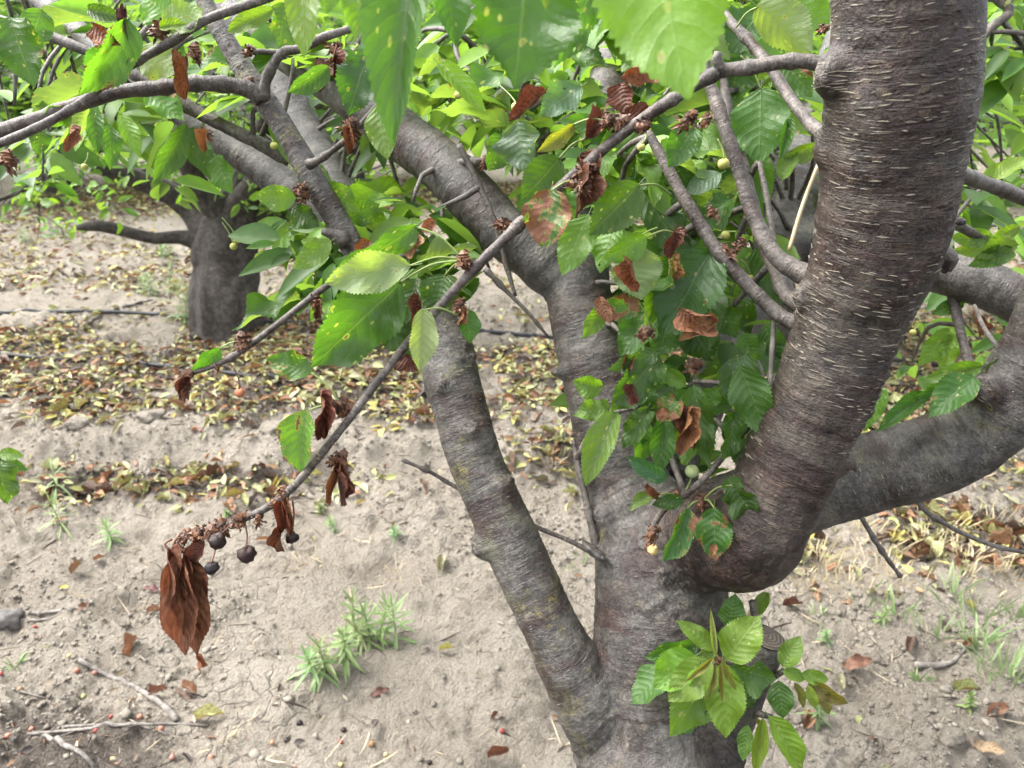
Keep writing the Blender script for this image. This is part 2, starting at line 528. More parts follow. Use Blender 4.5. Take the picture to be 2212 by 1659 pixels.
def tag(o, label, cat, group=None, kind=None):
    o['label'] = label
    o['category'] = cat
    if group:
        o['group'] = group
    if kind:
        o['kind'] = kind
    return o


def catmull(pts, step=0.02):
    """pts: list of (Vector, radius); returns resampled list"""
    n = len(pts)
    out = []
    for i in range(n - 1):
        p0, p1, p2, p3 = pts[max(i - 1, 0)], pts[i], pts[i + 1], pts[min(i + 2, n - 1)]
        L = (p2[0] - p1[0]).length
        k = max(1, int(math.ceil(L / step)))
        for j in range(k):
            t = j / k
            t2, t3 = t * t, t * t * t
            c = 0.5 * ((2 * p1[0]) + (p2[0] - p0[0]) * t + (2 * p0[0] - 5 * p1[0] + 4 * p2[0] - p3[0]) * t2 + (3 * p1[0] - p0[0] - 3 * p2[0] + p3[0]) * t3)
            out.append((c, p1[1] + (p2[1] - p1[1]) * (t2 * (3 - 2 * t))))
    out.append(pts[-1])
    return out


def frames(path):
    """parallel-transported frames"""
    T = []
    n = len(path)
    for i in range(n):
        a, b = path[max(i - 1, 0)][0], path[min(i + 1, n - 1)][0]
        t = (b - a)
        T.append(t.normalized() if t.length > 1e-9 else Vector((0, 0, 1)))
    e = Vector((1, 0, 0))
    if abs(T[0].dot(e)) > 0.9:
        e = Vector((0, 1, 0))
    e1 = (e - T[0] * e.dot(T[0])).normalized()
    E = [(e1, T[0].cross(e1))]
    for i in range(1, n):
        q = T[i - 1].rotation_difference(T[i])
        e1 = q @ E[-1][0]
        e1 = (e1 - T[i] * e1.dot(T[i])).normalized()
        E.append((e1, T[i].cross(e1)))
    return T, E


def tube(path, sides=8, jit=0.0, seed=0, cap=True, v0=0, knots=0.0):
    """returns verts, faces, limb_co"""
    T, E = frames(path)
    rr = random.Random(seed)
    V, F, LC = [], [], []
    s = 0.0
    for i, (c, r) in enumerate(path):
        if i:
            s += (c - path[i - 1][0]).length
        k = 1.0 + jit * (rr.random() - 0.5) * 2
        if knots and rr.random() < 0.12:
            k += knots * rr.random()
        for j in range(sides):
            a = 2 * math.pi * j / sides
            kk = k + jit * 0.5 * (rr.random() - 0.5)
            d = E[i][0] * math.cos(a) + E[i][1] * math.sin(a)
            V.append(c + d * (r * kk))
            LC.append((math.cos(a) * r, math.sin(a) * r, s))
    m = len(path)
    for i in range(m - 1):
        for j in range(sides):
            a, b = i * sides + j, i * sides + (j + 1) % sides
            F.append((v0 + a, v0 + b, v0 + b + sides, v0 + a + sides))
    if cap:
        F.append(tuple(v0 + j for j in reversed(range(sides))))
        F.append(tuple(v0 + (m - 1) * sides + j for j in range(sides)))
    return V, F, LC


def tube_obj(name, paths, mat, parent=None, sides=8, jit=0.0, seed=0, knots=0.0, tint=0.3):
    V, F, LC = [], [], []
    for k, p in enumerate(paths):
        v, f, l = tube(p, sides, jit, seed + k, True, len(V), knots)
        V += v
        F += f
        LC += l
    return mesh_obj(name, V, F, mat, parent, attrs={'limb_co': ('FLOAT_VECTOR', LC), 'tint': ('FLOAT', [tint] * len(V)), 'moss': ('FLOAT', [0.0] * len(V)), 'pure': ('FLOAT', [1.0] * len(V))})


# ================================================================== GROUND
def ground_h(x, y):
    x = np.atleast_1d(np.asarray(x, float))
    y = np.atleast_1d(np.asarray(y, float))
    p = np.stack([x, y, np.zeros_like(x)], 1)
    near = np.clip(1.3 - y / 14.0, 0.25, 1.0)
    edge = 2.70 + 0.22 * vnoise(p * 0.9, 3) + 0.10 * vnoise(p * 3.1, 4)
    st = np.clip((y - edge) / 0.16, 0, 1)
    bank = 0.085 * st * st * (3 - 2 * st) * np.clip((0.9 - x) / 0.8, 0, 1)
    h = bank + 0.036 * fbm(p * 1.7, 3, 20) + 0.027 * fbm(p * 7.0, 5, 30, .58) * near
    w = worley(p * 13.0 + 0.7 * np.stack([vnoise(p * 9, 8), vnoise(p * 9, 9), np.zeros_like(x)], 1), 1)
    clod = np.clip(0.42 - w, 0, 1) * np.clip(vnoise(p * 1.6, 12) + 0.25, 0, 1)
    w2 = worley(p * 34.0, 2)
    h = h + (0.085 * clod + 0.022 * np.clip(0.45 - w2, 0, 1) * np.clip(vnoise(p * 2.3, 14) + 0.5, 0, 1)) * near + 0.0035 * fbm(p * 60.0, 2, 40) * near
    return h


def gz(x, y):
    return float(ground_h(x, y)[0])


def ground_pt(px, py):
    g = G(px, py)
    for _ in range(3):
        g = G(px, py, gz(g.x, g.y))
    return Vector((g.x, g.y, gz(g.x, g.y)))


def litter_density(px, py):
    """how thick the fallen leaves lie (0..1), by place along the tree row"""
    px, py = np.asarray(px, float), np.asarray(py, float)
    n = fbm(np.stack([px / 170.0, py / 60.0, np.zeros_like(px)], 1), 3, 70)
    band1 = 1 / (1 + np.exp(-(py - 690) / 14.0)) / (1 + np.exp((py - 905) / 14.0)) * 1.1
    band2 = np.exp(-((py - 1045) / 42.0) ** 2) * np.clip((900 - px) / 500, 0.15, 1) * 0.75
    band3 = np.exp(-((py - 1150) / 85.0) ** 2) * np.clip((px - 1650) / 200, 0, 1) * 0.95
    band4 = np.exp(-((py - 930) / 90.0) ** 2) * np.clip((px - 1000) / 200, 0, 1) * 0.9
    far = np.exp(-((py - 600) / 80.0) ** 2) * 0.30 + np.exp(-((py - 430) / 50.0) ** 2) * 0.5
    d = np.maximum.reduce([band1, band2, band3, band4, far])
    return np.clip(d * (0.80 + 1.1 * n) + 0.004, 0, 1)


def build_ground():
    ys = [0.2]
    while ys[-1] < 120:
        y = ys[-1]
        st = 0.03 if y < 0.9 else (0.0105 + max(0, y - 1.4) * 0.0042 if y < 7 else 0.05 + (y - 7) * 0.16)
        ys.append(y + st)
    ys = np.array(ys)
    nx = 470
    t = np.linspace(-1, 1, nx)
    V = []
    X = np.zeros((len(ys), nx))
    for i, y in enumerate(ys):
        half = 0.6 + y * 0.86 + (0 if y < 9 else (y - 9) * 1.2)
        X[i] = half * t
    Y = np.repeat(ys[:, None], nx, 1)
    H = ground_h(X.ravel(), Y.ravel())
    V = np.stack([X.ravel(), Y.ravel(), H], 1)
    idx = np.arange(len(ys) * nx).reshape(len(ys), nx)
    F = np.stack([idx[:-1, :-1], idx[:-1, 1:], idx[1:, 1:], idx[1:, :-1]], -1).reshape(-1, 4)
    me = np_mesh('ground', V, F, M_SOIL)
    px, py, d = proj_np(V)
    hum = np.clip(litter_density(px, py), 0, 1)
    cor = np.exp(-(((px - 120) / 330.0) ** 2 + ((py - 1640) / 140.0) ** 2)) * 0.95
    hum = np.maximum(hum, cor)
    a = me.attributes.new('humus', 'FLOAT', 'POINT')
    a.data.foreach_set('value', hum.astype(np.float32))
    o = link(bpy.data.objects.new('ground', me))
    o['kind'] = 'structure'
    return o


build_ground()

# ================================================================== LEAF MESHES
OUT_T = [0, .03, .08, .16, .28, .40, .52, .64, .75, .84, .90, .95, 1.0]
OUT_W = [0.02, .22, .46, .70, .92, 1.0, .97, .85, .66, .44, .27, .13, 0.0]


def leaf_mesh(name, mat, seed, fold=0.25, curl=0.25, wave=0.06, twist=0.0, crumple=0.0, nv=44, nu=3, pet=0.16, roll_edge=0.0, teeth=0.045):
    r = random.Random(seed)
    V, UV, F = [], [], []
    ph = r.random() * 6.28
    asym = (r.random() - 0.5) * 0.16
    skew = (r.random() - 0.5) * 0.18
    cols = 2 * nu + 1
    for i in range(nv + 1):
        t = i / nv
        w = np.interp(t, OUT_T, OUT_W) * 0.5
        for j in range(cols):
            u = (j - nu) / nu
            hw = w * (1 + (asym if u > 0 else -asym))
            e = 1.0
            tt = t
            if abs(u) == 1 and 0 < i < nv:
                e = 1 + teeth * (1 if i % 2 else -1)
                tt = t + (0.012 if i % 2 else 0)
            x = u * hw * e
            au = abs(u)
            z = fold * hw * (au ** 1.2) * (1 - 0.3 * t)
            z += roll_edge * hw * max(0, au - 0.4) ** 2 * 2.2
            z += 1.5 * wave * math.sin(ph + t * 13 + (2.0 if u > 0 else 0)) * au ** 2 * (w * 2)
            x += skew * (tt - 0.5) ** 2 * 0.5
            if crumple:
                q = np.array([[x * 7 + seed, tt * 6, z * 4]])
                z += crumple * float(vnoise(q, seed)[0]) * (0.35 + au)
                x += crumple * 0.6 * float(vnoise(q + 9, seed)[0]) * au
            a = twist * (tt - 0.3)
            x, z = x * math.cos(a) - z * math.sin(a), x * math.sin(a) + z * math.cos(a)
            # bend along the length
            if abs(curl) > 1e-3:
                R = 1.0 / curl
                ang = tt / R
                yy = (R + z) * math.sin(ang) if R > 0 else (R + z) * math.sin(ang)
                zz = (R + z) * math.cos(ang) - R
            else:
                yy, zz = tt, z
            V.append((x, yy, zz))
            UV.append((0.5 + 0.5 * u, t))
    for i in range(nv):
        for j in range(cols - 1):
            a = i * cols + j
            F.append((a, a + 1, a + cols + 1, a + cols))
    # normalise so that the tip sits on +Y at distance 1
    tip = Vector(V[nv * cols + nu])
    ang = math.atan2(tip.z, tip.y)
    ca, sa = math.cos(-ang), math.sin(-ang)
    L = math.hypot(tip.y, tip.z)
    V = [(x / 1.0, (y * ca - z * sa) / L, (y * sa + z * ca) / L) for x, y, z in V]
    if pet > 0:
        n0 = len(V)
        for k in range(5):
            t = k / 4
            y = 0.03 - pet * t
            z = -0.25 * (pet * t) ** 1.0 * 0.6
            rad = 0.012
            for j in range(3):
                a = 2 * math.pi * j / 3
                V.append((math.cos(a) * rad, y, z + math.sin(a) * rad))
                UV.append((0.5, 0.0))
        for k in range(4):
            for j in range(3):
                a, b = n0 + k * 3 + j, n0 + k * 3 + (j + 1) % 3
                F.append((a, a + 3, b + 3, b))
    me = bpy.data.meshes.new(name)
    me.from_pydata(V, [], F)
    me.materials.append(mat)
    me.shade_smooth()
    uvl = me.uv_layers.new(name='UVMap')
    li = np.zeros(len(me.loops), np.int32)
    me.loops.foreach_get('vertex_index', li)
    uvl.data.foreach_set('uv', np.array(UV, np.float32)[li].ravel())
    return me


LEAVES = {}
for k, (fo, cu, wa, tw, cr, re) in enumerate([
        (.18, .30, .05, .0, .0, .0), (.30, .55, .07, .25, .0, .0), (.45, .45, .05, -.3, .0, .0), (.22, .15, .10, .2, .01, .3),
        (.60, .60, .04, .1, .0, .0), (.12, .75, .08, -.2, .01, .0), (.35, .25, .12, .4, .015, .2), (.25, .50, .10, -.35, .02, .0),
        (.10, .10, .06, .1, .0, .1), (.80, .35, .05, .0, .0, .0), (.20, 1.0, .08, .15, .01, .0), (.40, .80, .06, -.15, .01, .3)]):
    LEAVES[k] = leaf_mesh('leaf', M_LEAF, 100 + k, fo, cu, wa, tw, cr, roll_edge=re)
CRUMP = [leaf_mesh('leaf', M_LEAF, 150 + k, .25, .5 + .3 * k, .16, .5 - .4 * k, .075, roll_edge=.2) for k in range(3)]
DRIED = [leaf_mesh('withered_leaf', M_DRY, 200 + k, fo, cu, wa, tw, cr, nv=36, roll_edge=re) for k, (fo, cu, wa, tw, cr, re) in enumerate([
    (.9, .5, .15, .6, .06, .8), (1.3, .9, .2, 1.2, .09, 1.2), (.6, .3, .1, .3, .045, .5), (1.6, .6, .2, -1.5, .10, .6), (.5, 1.3, .15, .8, .08, 1.5), (.35, .2, .08, .15, .035, .2)])]
DRIED += [leaf_mesh('withered_leaf', M_DRY, 230 + k, fo, cu, .10, tw, .022, nv=40, roll_edge=re, teeth=.02) for k, (fo, cu, tw, re) in enumerate([(.55, .25, .25, .35), (.75, .15, -.35, .2)])]
FALLEN = [leaf_mesh('fallen_leaf', M_DRY, 300 + k, fo, cu, wa, tw, cr, nv=12, nu=2, pet=.12, roll_edge=re, teeth=0.0) for k, (fo, cu, wa, tw, cr, re) in enumerate([
    (.5, .5, .12, .4, .05, .6), (.9, .9, .15, -.6, .06, .9), (.3, .3, .1, .2, .03, .2), (1.2, .4, .1, .8, .06, .5), (.4, 1.3, .1, .5, .05, .8), (.2, .6, .12, -.3, .03, .1)])]

COLS = {'mid': (.066, .150, .028), 'bright': (.112, .215, .034), 'dark': (.044, .102, .018), 'pale': (.16, .225, .075),
        'young': (.140, .245, .030), 'bronze': (.16, .15, .036), 'gloss': (.060, .132, .024), 'lime': (.150, .275, .038)}


def leaf_matrix(a, b, w, nrm, roll=0.0):
    y = (b - a)
    L = y.length
    y = y / L
    z = nrm - y * nrm.dot(y)
    if z.length < 1e-4:
        z = Vector((0, 0, 1)) - y * y.z
    z.normalize()
    z = Quaternion(y, roll) @ z
    x = y.cross(z).normalized()
    z = x.cross(y)
    s = math.sqrt(w * L)
    m = Matrix((x * w, y * L, z * s)).transposed().to_4x4()
    m.translation = a
    return m


def add_leaf(mesh, m, col, parent, blot=0.0, name=None):
    o = bpy.data.objects.new(name or mesh.name.split('.')[0], mesh)
    o.color = (col[0], col[1], col[2], blot)
    return link(o, parent, m)


# ================================================================== MAIN TREE: skeleton
def px(x, y, d, w):
    return (P(x, y, d), 0.5 * w / FD * d)


base_pt = P(1420, 1760, .92)
TRUNK_XY = (base_pt.x, base_pt.y + 0.03)
tz = gz(*TRUNK_XY)
TREE = thing('cherry_tree', (TRUNK_XY[0], TRUNK_XY[1], tz), 'large cherry tree with grey and red brown forked trunk nearest to the viewer', 'tree')

LIMBS = []     # (part name, points, tint, moss)


def limb(name, pts, tint=0.2, moss=0.3):
    LIMBS.append((name, catmull(pts, 0.018), tint, moss))


limb('trunk', [(Vector((TRUNK_XY[0], TRUNK_XY[1], tz - 0.08)), .165), (Vector((TRUNK_XY[0], TRUNK_XY[1], tz + 0.06)), .135),
               (Vector((TRUNK_XY[0], TRUNK_XY[1] - .01, tz + 0.35)), .112), px(1420, 1690, .925, 330), px(1420, 1600, .93, 312), px(1420, 1500, .935, 300),
               px(1425, 1400, .94, 292), px(1427, 1310, .945, 286), px(1418, 1220, .95, 268), px(1388, 1120, .97, 215), px(1350, 1030, .99, 185),
               px(1322, 920, 1.0, 170), px(1290, 810, 1.01, 160), px(1262, 700, 1.02, 146), px(1250, 600, 1.03, 132), px(1262, 500, 1.06, 112),
               px(1285, 400, 1.10, 100), px(1305, 280, 1.15, 92), px(1320, 100, 1.24, 84), px(1330, -120, 1.34, 72)], .55, .5)
limb('limb', [px(1240, 620, 1.03, 100), px(1190, 580, 1.03, 118), px(1130, 530, 1.035, 118), px(1081, 494, 1.04, 112), px(1030, 435, 1.05, 114), px(960, 365, 1.065, 114),
              px(880, 303, 1.09, 110), px(790, 232, 1.13, 98), px(705, 175, 1.18, 84), px(610, 110, 1.25, 78), px(490, 20, 1.32, 72), px(390, -90, 1.42, 64)], .30, .15)
limb('limb', [px(1440, 1850, .97, 190), px(1385, 1720, .95, 190), px(1330, 1612, .93, 176), px(1282, 1525, .917, 158), px(1232, 1440, .91, 138), px(1178, 1330, .915, 124), px(1122, 1210, .925, 122), px(1074, 1100, .935, 120),
              px(1031, 1000, .945, 120), px(1000, 900, .955, 122), px(976, 820, .965, 124), px(966, 755, .975, 112), px(950, 705, .98, 84), px(895, 655, .98, 62),
              px(825, 595, .97, 57), px(770, 545, .96, 55), px(735, 485, .955, 55), px(690, 412, .95, 55), px(640, 322, .95, 54), px(590, 242, .95, 53),
              px(545, 180, .95, 50), px(490, 90, .95, 44), px(445, 10, .95, 41), px(415, -80, .95, 38)], .35, 1.0)
limb('limb', [px(950, 715, .99, 74), px(850, 620, 1.08, 74), px(740, 515, 1.14, 76), px(640, 422, 1.18, 76), px(560, 362, 1.2, 72), px(480, 305, 1.22, 64),
              px(400, 248, 1.25, 58), px(300, 178, 1.3, 54), px(200, 92, 1.35, 50), px(110, 18, 1.42, 46), px(0, -80, 1.5, 42)], .35, .1)
limb('limb', [px(850, 622, 1.08, 70), px(790, 510, 1.28, 80), px(725, 400, 1.42, 86), px(660, 285, 1.52, 84), px(602, 180, 1.58, 80), px(548, 70, 1.64, 75), px(500, -60, 1.7, 68)], .05, .1)
limb('limb', [px(1420, 1170, .95, 190), px(1490, 1158, .92, 210), px(1550, 1166, .885, 212), px(1600, 1172, .86, 212), px(1636, 1150, .843, 208), px(1662, 1095, .832, 200),
              px(1698, 1020, .82, 200), px(1738, 930, .805, 204), px(1778, 850, .79, 210), px(1808, 770, .775, 222), px(1838, 690, .76, 232), px(1870, 610, .74, 246),
              px(1897, 520, .72, 266), px(1917, 420, .70, 284), px(1932, 320, .68, 298), px(1943, 220, .66, 308), px(1950, 120, .645, 308), px(1955, 20, .63, 304),
              px(1960, -100, .62, 300), px(1965, -260, .61, 290)], 1.0, .25)
limb('limb', [px(1470, 1130, .97, 170), px(1600, 1105, 1.0, 176), px(1720, 1068, 1.01, 174), px(1850, 1027, 1.0, 172), px(1960, 1000, .98, 174), px(2060, 962, .96, 176),
              px(2140, 905, .94, 168), px(2205, 825, .92, 162), px(2262, 715, .9, 156), px(2320, 560, .88, 146), px(2360, 400, .87, 140)], .35, .8)
limb('limb', [px(1450, 1040, 1.02, 100), px(1520, 870, 1.1, 96), px(1600, 700, 1.2, 104), px(1670, 575, 1.27, 112), px(1740, 525, 1.29, 106), px(1850, 540, 1.26, 104),
              px(1990, 572, 1.21, 102), px(2110, 608, 1.17, 102), px(2212, 655, 1.15, 98), px(2340, 720, 1.1, 92)], .35, .1)
limb('limb', [px(1680, 560, 1.28, 110), px(1700, 480, 1.33, 132), px(1712, 410, 1.37, 138), px(1735, 330, 1.42, 110), px(1790, 200, 1.5, 96), px(1850, 0, 1.6, 84), px(1880, -150, 1.7, 74)], .0, .0)
limb('stub', [px(1500, 1720, .90, 150), px(1535, 1640, .885, 130), px(1575, 1545, .868, 112), px(1612, 1460, .85, 104), px(1651, 1372, .833, 102)], .2, .1)
STUB_END = (LIMBS[-1][1][-1][0], LIMBS[-1][1][-2][0], LIMBS[-1][1][-1][1])

KNOBS = []     # swellings and branch collars: joined into the limb they sit on


def knob(pts):
    KNOBS.append([px(*p) for p in pts])


knob([(1870, 170, .66, 170), (1800, 155, .645, 120), (1768, 140, .64, 62)])
knob([(2000, 270, .675, 190), (2075, 268, .68, 110), (2098, 262, .68, 50)])
knob([(1820, 655, .76, 140), (1750, 640, .75, 84), (1718, 636, .748, 46)])
knob([(1790, 300, .69, 120), (1768, 290, .69, 50)])
knob([(2150, 880, .93, 110), (2132, 838, .90, 70), (2125, 822, .89, 40)])
knob([(990, 780, .955, 80), (1013, 768, .955, 44)])
knob([(960, 835, .935, 60), (952, 828, .925, 26)])
knob([(1010, 930, .925, 60), (1022, 922, .915, 26)])
knob([(1080, 1050, .92, 70), (1102, 1030, .92, 22)])
knob([(1040, 1180, .92, 70), (1028, 1182, .915, 26)])
knob([(1330, 1110, .96, 70), (1288, 1112, .955, 44), (1275, 1118, .95, 34)])
knob([(1420, 1245, .90, 70), (1435, 1245, .868, 34)])
knob([(1840, 880, .79, 90), (1888, 890, .79, 20)])
knob([(1880, 800, .77, 80), (1920, 815, .77, 22)])
knob([(1800, 1000, .81, 90), (1855, 1005, .81, 24)])
knob([(2030, 560, .73, 70), (2060, 545, .73, 30)])
knob([(1950, 460, .66, 40), (2085, 480, .72, 18)])
knob([(1245, 800, .99, 60), (1192, 808, 1.0, 20)])
knob([(1640, 1000, .85, 100), (1620, 975, .84, 40)])
knob([(1290, 1190, .92, 100), (1283, 1200, .92, 40)])


def build_body():
    V, F = [], []
    for nm, path, ti, mo in LIMBS:
        v, f, l = tube(path, 20, 0, 0, True, len(V))
        V += v
        F += f
    for k in KNOBS:
        v, f, l = tube(catmull(k, .012), 12, 0, 0, True, len(V))
        V += v
        F += f
    me = bpy.data.meshes.new('body')
    me.from_pydata([tuple(v) for v in V], [], F)
    tmp = bpy.data.objects.new('body', me)
    COL.objects.link(tmp)
    md = tmp.modifiers.new('r', 'REMESH')
    md.mode = 'VOXEL'
    md.voxel_size = 0.0040
    sm = tmp.modifiers.new('s', 'SMOOTH')
    sm.factor = 0.5
    sm.iterations = 9
    dg = bpy.context.evaluated_depsgraph_get()
    ev = tmp.evaluated_get(dg).to_mesh()
    n = len(ev.vertices)
    co = np.zeros(n * 3, np.float32)
    ev.vertices.foreach_get('co', co)
    co = co.reshape(-1, 3).astype(float)
    no = np.zeros(n * 3, np.float32)
    ev.vertices.foreach_get('normal', no)
    no = no.reshape(-1, 3).astype(float)
    nf = len(ev.polygons)
    fi = np.zeros(len(ev.loops), np.int32)
    ev.loops.foreach_get('vertex_index', fi)
    faces = fi.reshape(-1, 4)
    tmp.evaluated_get(dg).to_mesh_clear()
    bpy.data.objects.remove(tmp)
    # local limb coordinates
    best = np.full((len(LIMBS), n), 99.0)
    loc = np.zeros((len(LIMBS), n, 3))
    samples = []
    for li, (nm, path, ti, mo) in enumerate(LIMBS):
        T, E = frames(path)
        C = np.array([p[0] for p in path])
        R = np.array([p[1] for p in path])
        s = np.concatenate([[0], np.cumsum(np.linalg.norm(np.diff(C, axis=0), axis=1))])
        s0 = 0.0
        if samples:
            SA = np.concatenate([a for a, b in samples])
            SB = np.concatenate([b for a, b in samples])
            s0 = SB[np.argmin(np.linalg.norm(SA - C[0], axis=1))]
        if nm == 'stub':
            s0 += 3.7
        s = s + s0
        samples.append((C, s))
        e1 = np.array([e[0] for e in E])
        e2 = np.array([e[1] for e in E])
        lo, hi = C.min(0) - 2.2 * R.max(), C.max(0) + 2.2 * R.max()
        sub = np.where(((co > lo) & (co < hi)).all(1))[0]
        cs = co[sub]
        bl, ll = best[li][sub], loc[li][sub]
        for k in range(len(C) - 1):
            a, b = C[k], C[k + 1]
            ab = b - a
            t = np.clip(((cs - a) @ ab) / (ab @ ab), 0, 1)
            c = a + t[:, None] * ab
            d = cs - c
            dist = np.sqrt((d * d).sum(1))
            dn = dist / (R[k] + t * (R[k + 1] - R[k]))
            m = dn < bl
            if m.any():
                bl[m] = dn[m]
                tm = t[m][:, None]
                x1 = e1[k] * (1 - tm) + e1[k + 1] * tm
                x2 = e2[k] * (1 - tm) + e2[k + 1] * tm
                ll[m, 0] = (d[m] * x1).sum(1)
                ll[m, 1] = (d[m] * x2).sum(1)
                ll[m, 2] = s[k] + t[m] * (s[k + 1] - s[k])
        best[li][sub] = bl
        loc[li][sub] = ll
    mn = best.min(0)
    wgt = np.exp(-9.0 * (best - mn))
    wgt[best > 3.0] = 0
    wgt /= wgt.sum(0)
    lc = (wgt[:, :, None] * loc).sum(0)
    tint = (wgt * np.array([l[2] for l in LIMBS])[:, None]).sum(0)
    moss = (wgt * np.array([l[3] for l in LIMBS])[:, None]).sum(0)
    own = best.argmin(0)
    crust_shade = np.zeros(n)
    pure = wgt.max(0)
    for kp in KNOBS:
        e, er = np.array(kp[-1][0]), kp[-1][1]
        er = max(er, .008)
        crust_shade = np.maximum(crust_shade, np.exp(-(np.linalg.norm(co - e, axis=1) / (1.5 * er)) ** 2))
    # real relief: rings, welts and lumps
    rad = np.linalg.norm(lc[:, :2], axis=1)
    wp = co + 0
    warp = 0.010 * vnoise(wp * 16, 61)
    rings = fbm(np.stack([lc[:, 0] * 14, lc[:, 1] * 14, (lc[:, 2] + warp) * 95], 1), 3, 50)
    lump = fbm(wp * 13.0, 3, 80)
    fine = fbm(np.stack([lc[:, 0] * 70, lc[:, 1] * 70, lc[:, 2] * 260], 1), 2, 90)
    k = np.clip(rad / 0.04, 0.25, 1.2)
    squeeze = np.zeros(n)
    for li in range(1, len(LIMBS)):
        c0 = np.array(LIMBS[li][1][0][0])
        squeeze = np.maximum(squeeze, wgt[li] * np.exp(-(np.linalg.norm(co - c0, axis=1) / (.09 if li != 5 else .16)) ** 2))
    squeeze = np.maximum(squeeze, np.clip((.95 - pure) * 3, 0, 1))
    for q in ((1450, 1330, .865, .045), (1435, 1430, .87, .04), (1500, 1575, .875, .035), (1470, 1250, .87, .035), (1340, 1170, .92, .03)):  # rough fissured bark; the spot beside the stub paints a cavity's shade
        crust_shade = np.maximum(crust_shade, .62 * np.exp(-(np.linalg.norm(co - np.array(P(*q[:3])), axis=1) / q[3]) ** 2))
    disp = (0.0007 * rings * (1 + 3.5 * squeeze) + 0.0020 * lump + 0.0006 * fine) * k + crust_shade * .0045 * fbm(wp * 95.0, 2, 95)
    # creases where limbs press against one another
    srt = np.sort(best, 0)
    co = co + no * disp[:, None]
    me = np_mesh('tmp', co, faces, M_BARK)
    me.update()
    nn = np.zeros(n * 3, np.float32)
    me.vertices.foreach_get('normal', nn)
    nn = nn.reshape(-1, 3)
    bpy.data.meshes.remove(me)
    fown = np.sort(own[faces], 1)[:, 1]
    objs = []
    for li, (nm, path, ti, mo) in enumerate(LIMBS):
        fs = faces[fown == li]
        if len(fs) == 0:
            objs.append(None)
            continue
        used, inv = np.unique(fs.ravel(), return_inverse=True)
        me = np_mesh(nm, co[used], inv.reshape(-1, 4), M_BARK)
        for an, typ, data in (('limb_co', 'FLOAT_VECTOR', lc), ('tint', 'FLOAT', tint), ('moss', 'FLOAT', moss), ('crust_shade', 'FLOAT', crust_shade), ('pure', 'FLOAT', pure)):
            a = me.attributes.new(an, typ, 'POINT')
            a.data.foreach_set('vector' if typ == 'FLOAT_VECTOR' else 'value', data[used].astype(np.float32).ravel())
        me.normals_split_custom_set_from_vertices(nn[used].tolist())
        objs.append(link(bpy.data.objects.new(nm, me), TREE))
    # raised lenticels: short corky strips set across each limb
    from mathutils.bvhtree import BVHTree
    bvh = BVHTree.FromPolygons(co.tolist(), faces.tolist())
    r = random.Random(5)
    px_, py_, pd_ = proj_np(co)
    facing = ((np.array(CAM) - co) * nn).sum(1) > 0
    inview = facing & (px_ > -60) & (px_ < 2270) & (py_ > -60) & (py_ < 1720)
    dn_ = fbm(co * 14.0, 3, 120)
    for li, cnt, lmax in ((0, 130, .012), (1, 150, .009), (2, 190, .010), (3, 50, .008), (5, 420, .017), (6, 200, .010), (7, 50, .009)):
        nm, path, ti, mo = LIMBS[li]
        T, E = frames(path)
        C = np.array([list(p_[0]) for p_ in path])
        cand = np.where((own == li) & inview & (pure > .8) & (dn_ > (-.1 if li == 5 else .05)) & ((py_ < 1090) | (li != 5)))[0]
        if len(cand) == 0 or objs[li] is None:
            continue
        V, F = [], []
        for _ in range(cnt):
            vi = int(cand[r.randrange(len(cand))])
            p0, n0 = Vector(co[vi]), Vector(nn[vi])
            k = int(np.argmin(((C - co[vi]) ** 2).sum(1)))
            tn = T[k].cross(n0).normalized()
            tn = (tn + T[k] * r.gauss(0, .09)).normalized()
            L = lmax * (.25 + .75 * r.random() ** 1.6)
            hh = r.uniform(.00035, .0008)
            m_ = 5
            i0 = len(V)
            for q in range(m_ + 1):
                t = q / m_ * 2 - 1
                hit = bvh.find_nearest(p0 + tn * (t * L * .5))
                c, nr = hit[0], hit[1]
                if nr.dot(n0) < 0:
                    nr = -nr
                w = hh * max(.08, 1 - abs(t) ** 2.2) * r.uniform(.75, 1.2)
                up = T[k]
                V += [c - up * w + nr * .0001, c + nr * .0007, c + up * w + nr * .0001]
            for q in range(m_):
                a = i0 + q * 3
                F += [(a, a + 3, a + 4, a + 1), (a + 1, a + 4, a + 5, a + 2)]
        o = mesh_obj('lenticels', V, F, M_LENT, objs[li])
        o['kind'] = 'stuff'
    print('tree body verts', n)
    return objs


BODY = build_body()
TRUNK, ML, LL, B2, B3, RR, RB, X2, XV, STUB = BODY

# sawn end of the stub
ax = (STUB_END[0] - STUB_END[1]).normalized()
V = [Vector((0, 0, 0))]
F = []
for ring, rr in enumerate((.35, .7, .93)):
    for j in range(28):
        a = 2 * math.pi * j / 28
        V.append(Vector((math.cos(a), math.sin(a), 0)) * STUB_END[2] * rr * (1 + .03 * math.sin(3 * a)) + Vector((0, 0, .0012 * random.random() - (.0018 if ring == 2 else 0))))
for j in range(28):
    F.append((0, 1 + j, 1 + (j + 1) % 28))
    for ring in (0, 1):
        a, b = 1 + ring * 28 + j, 1 + ring * 28 + (j + 1) % 28
        F.append((a, a + 28, b + 28, b))
mw = ax.to_track_quat('Z', 'Y').to_matrix().to_4x4()
mw.translation = STUB_END[0] + ax * 0.0012
mesh_obj('cut_face', V, F, M_CUT, STUB, mw=mw)
bpy.data.objects['cut_face']['label'] = 'flat sawn end of the stub with grey growth rings'

# ================================================================== MAIN TREE: twigs
TWIGS = {}
SPINE = []          # sample points of the wood, for later shoots


def note(path, parent):
    for c, r in path[::3]:
        SPINE.append((c, r, parent))


for o, (nm, path, ti, mo) in zip(BODY, LIMBS):
    if nm != 'stub':
        note(path[::2], o)


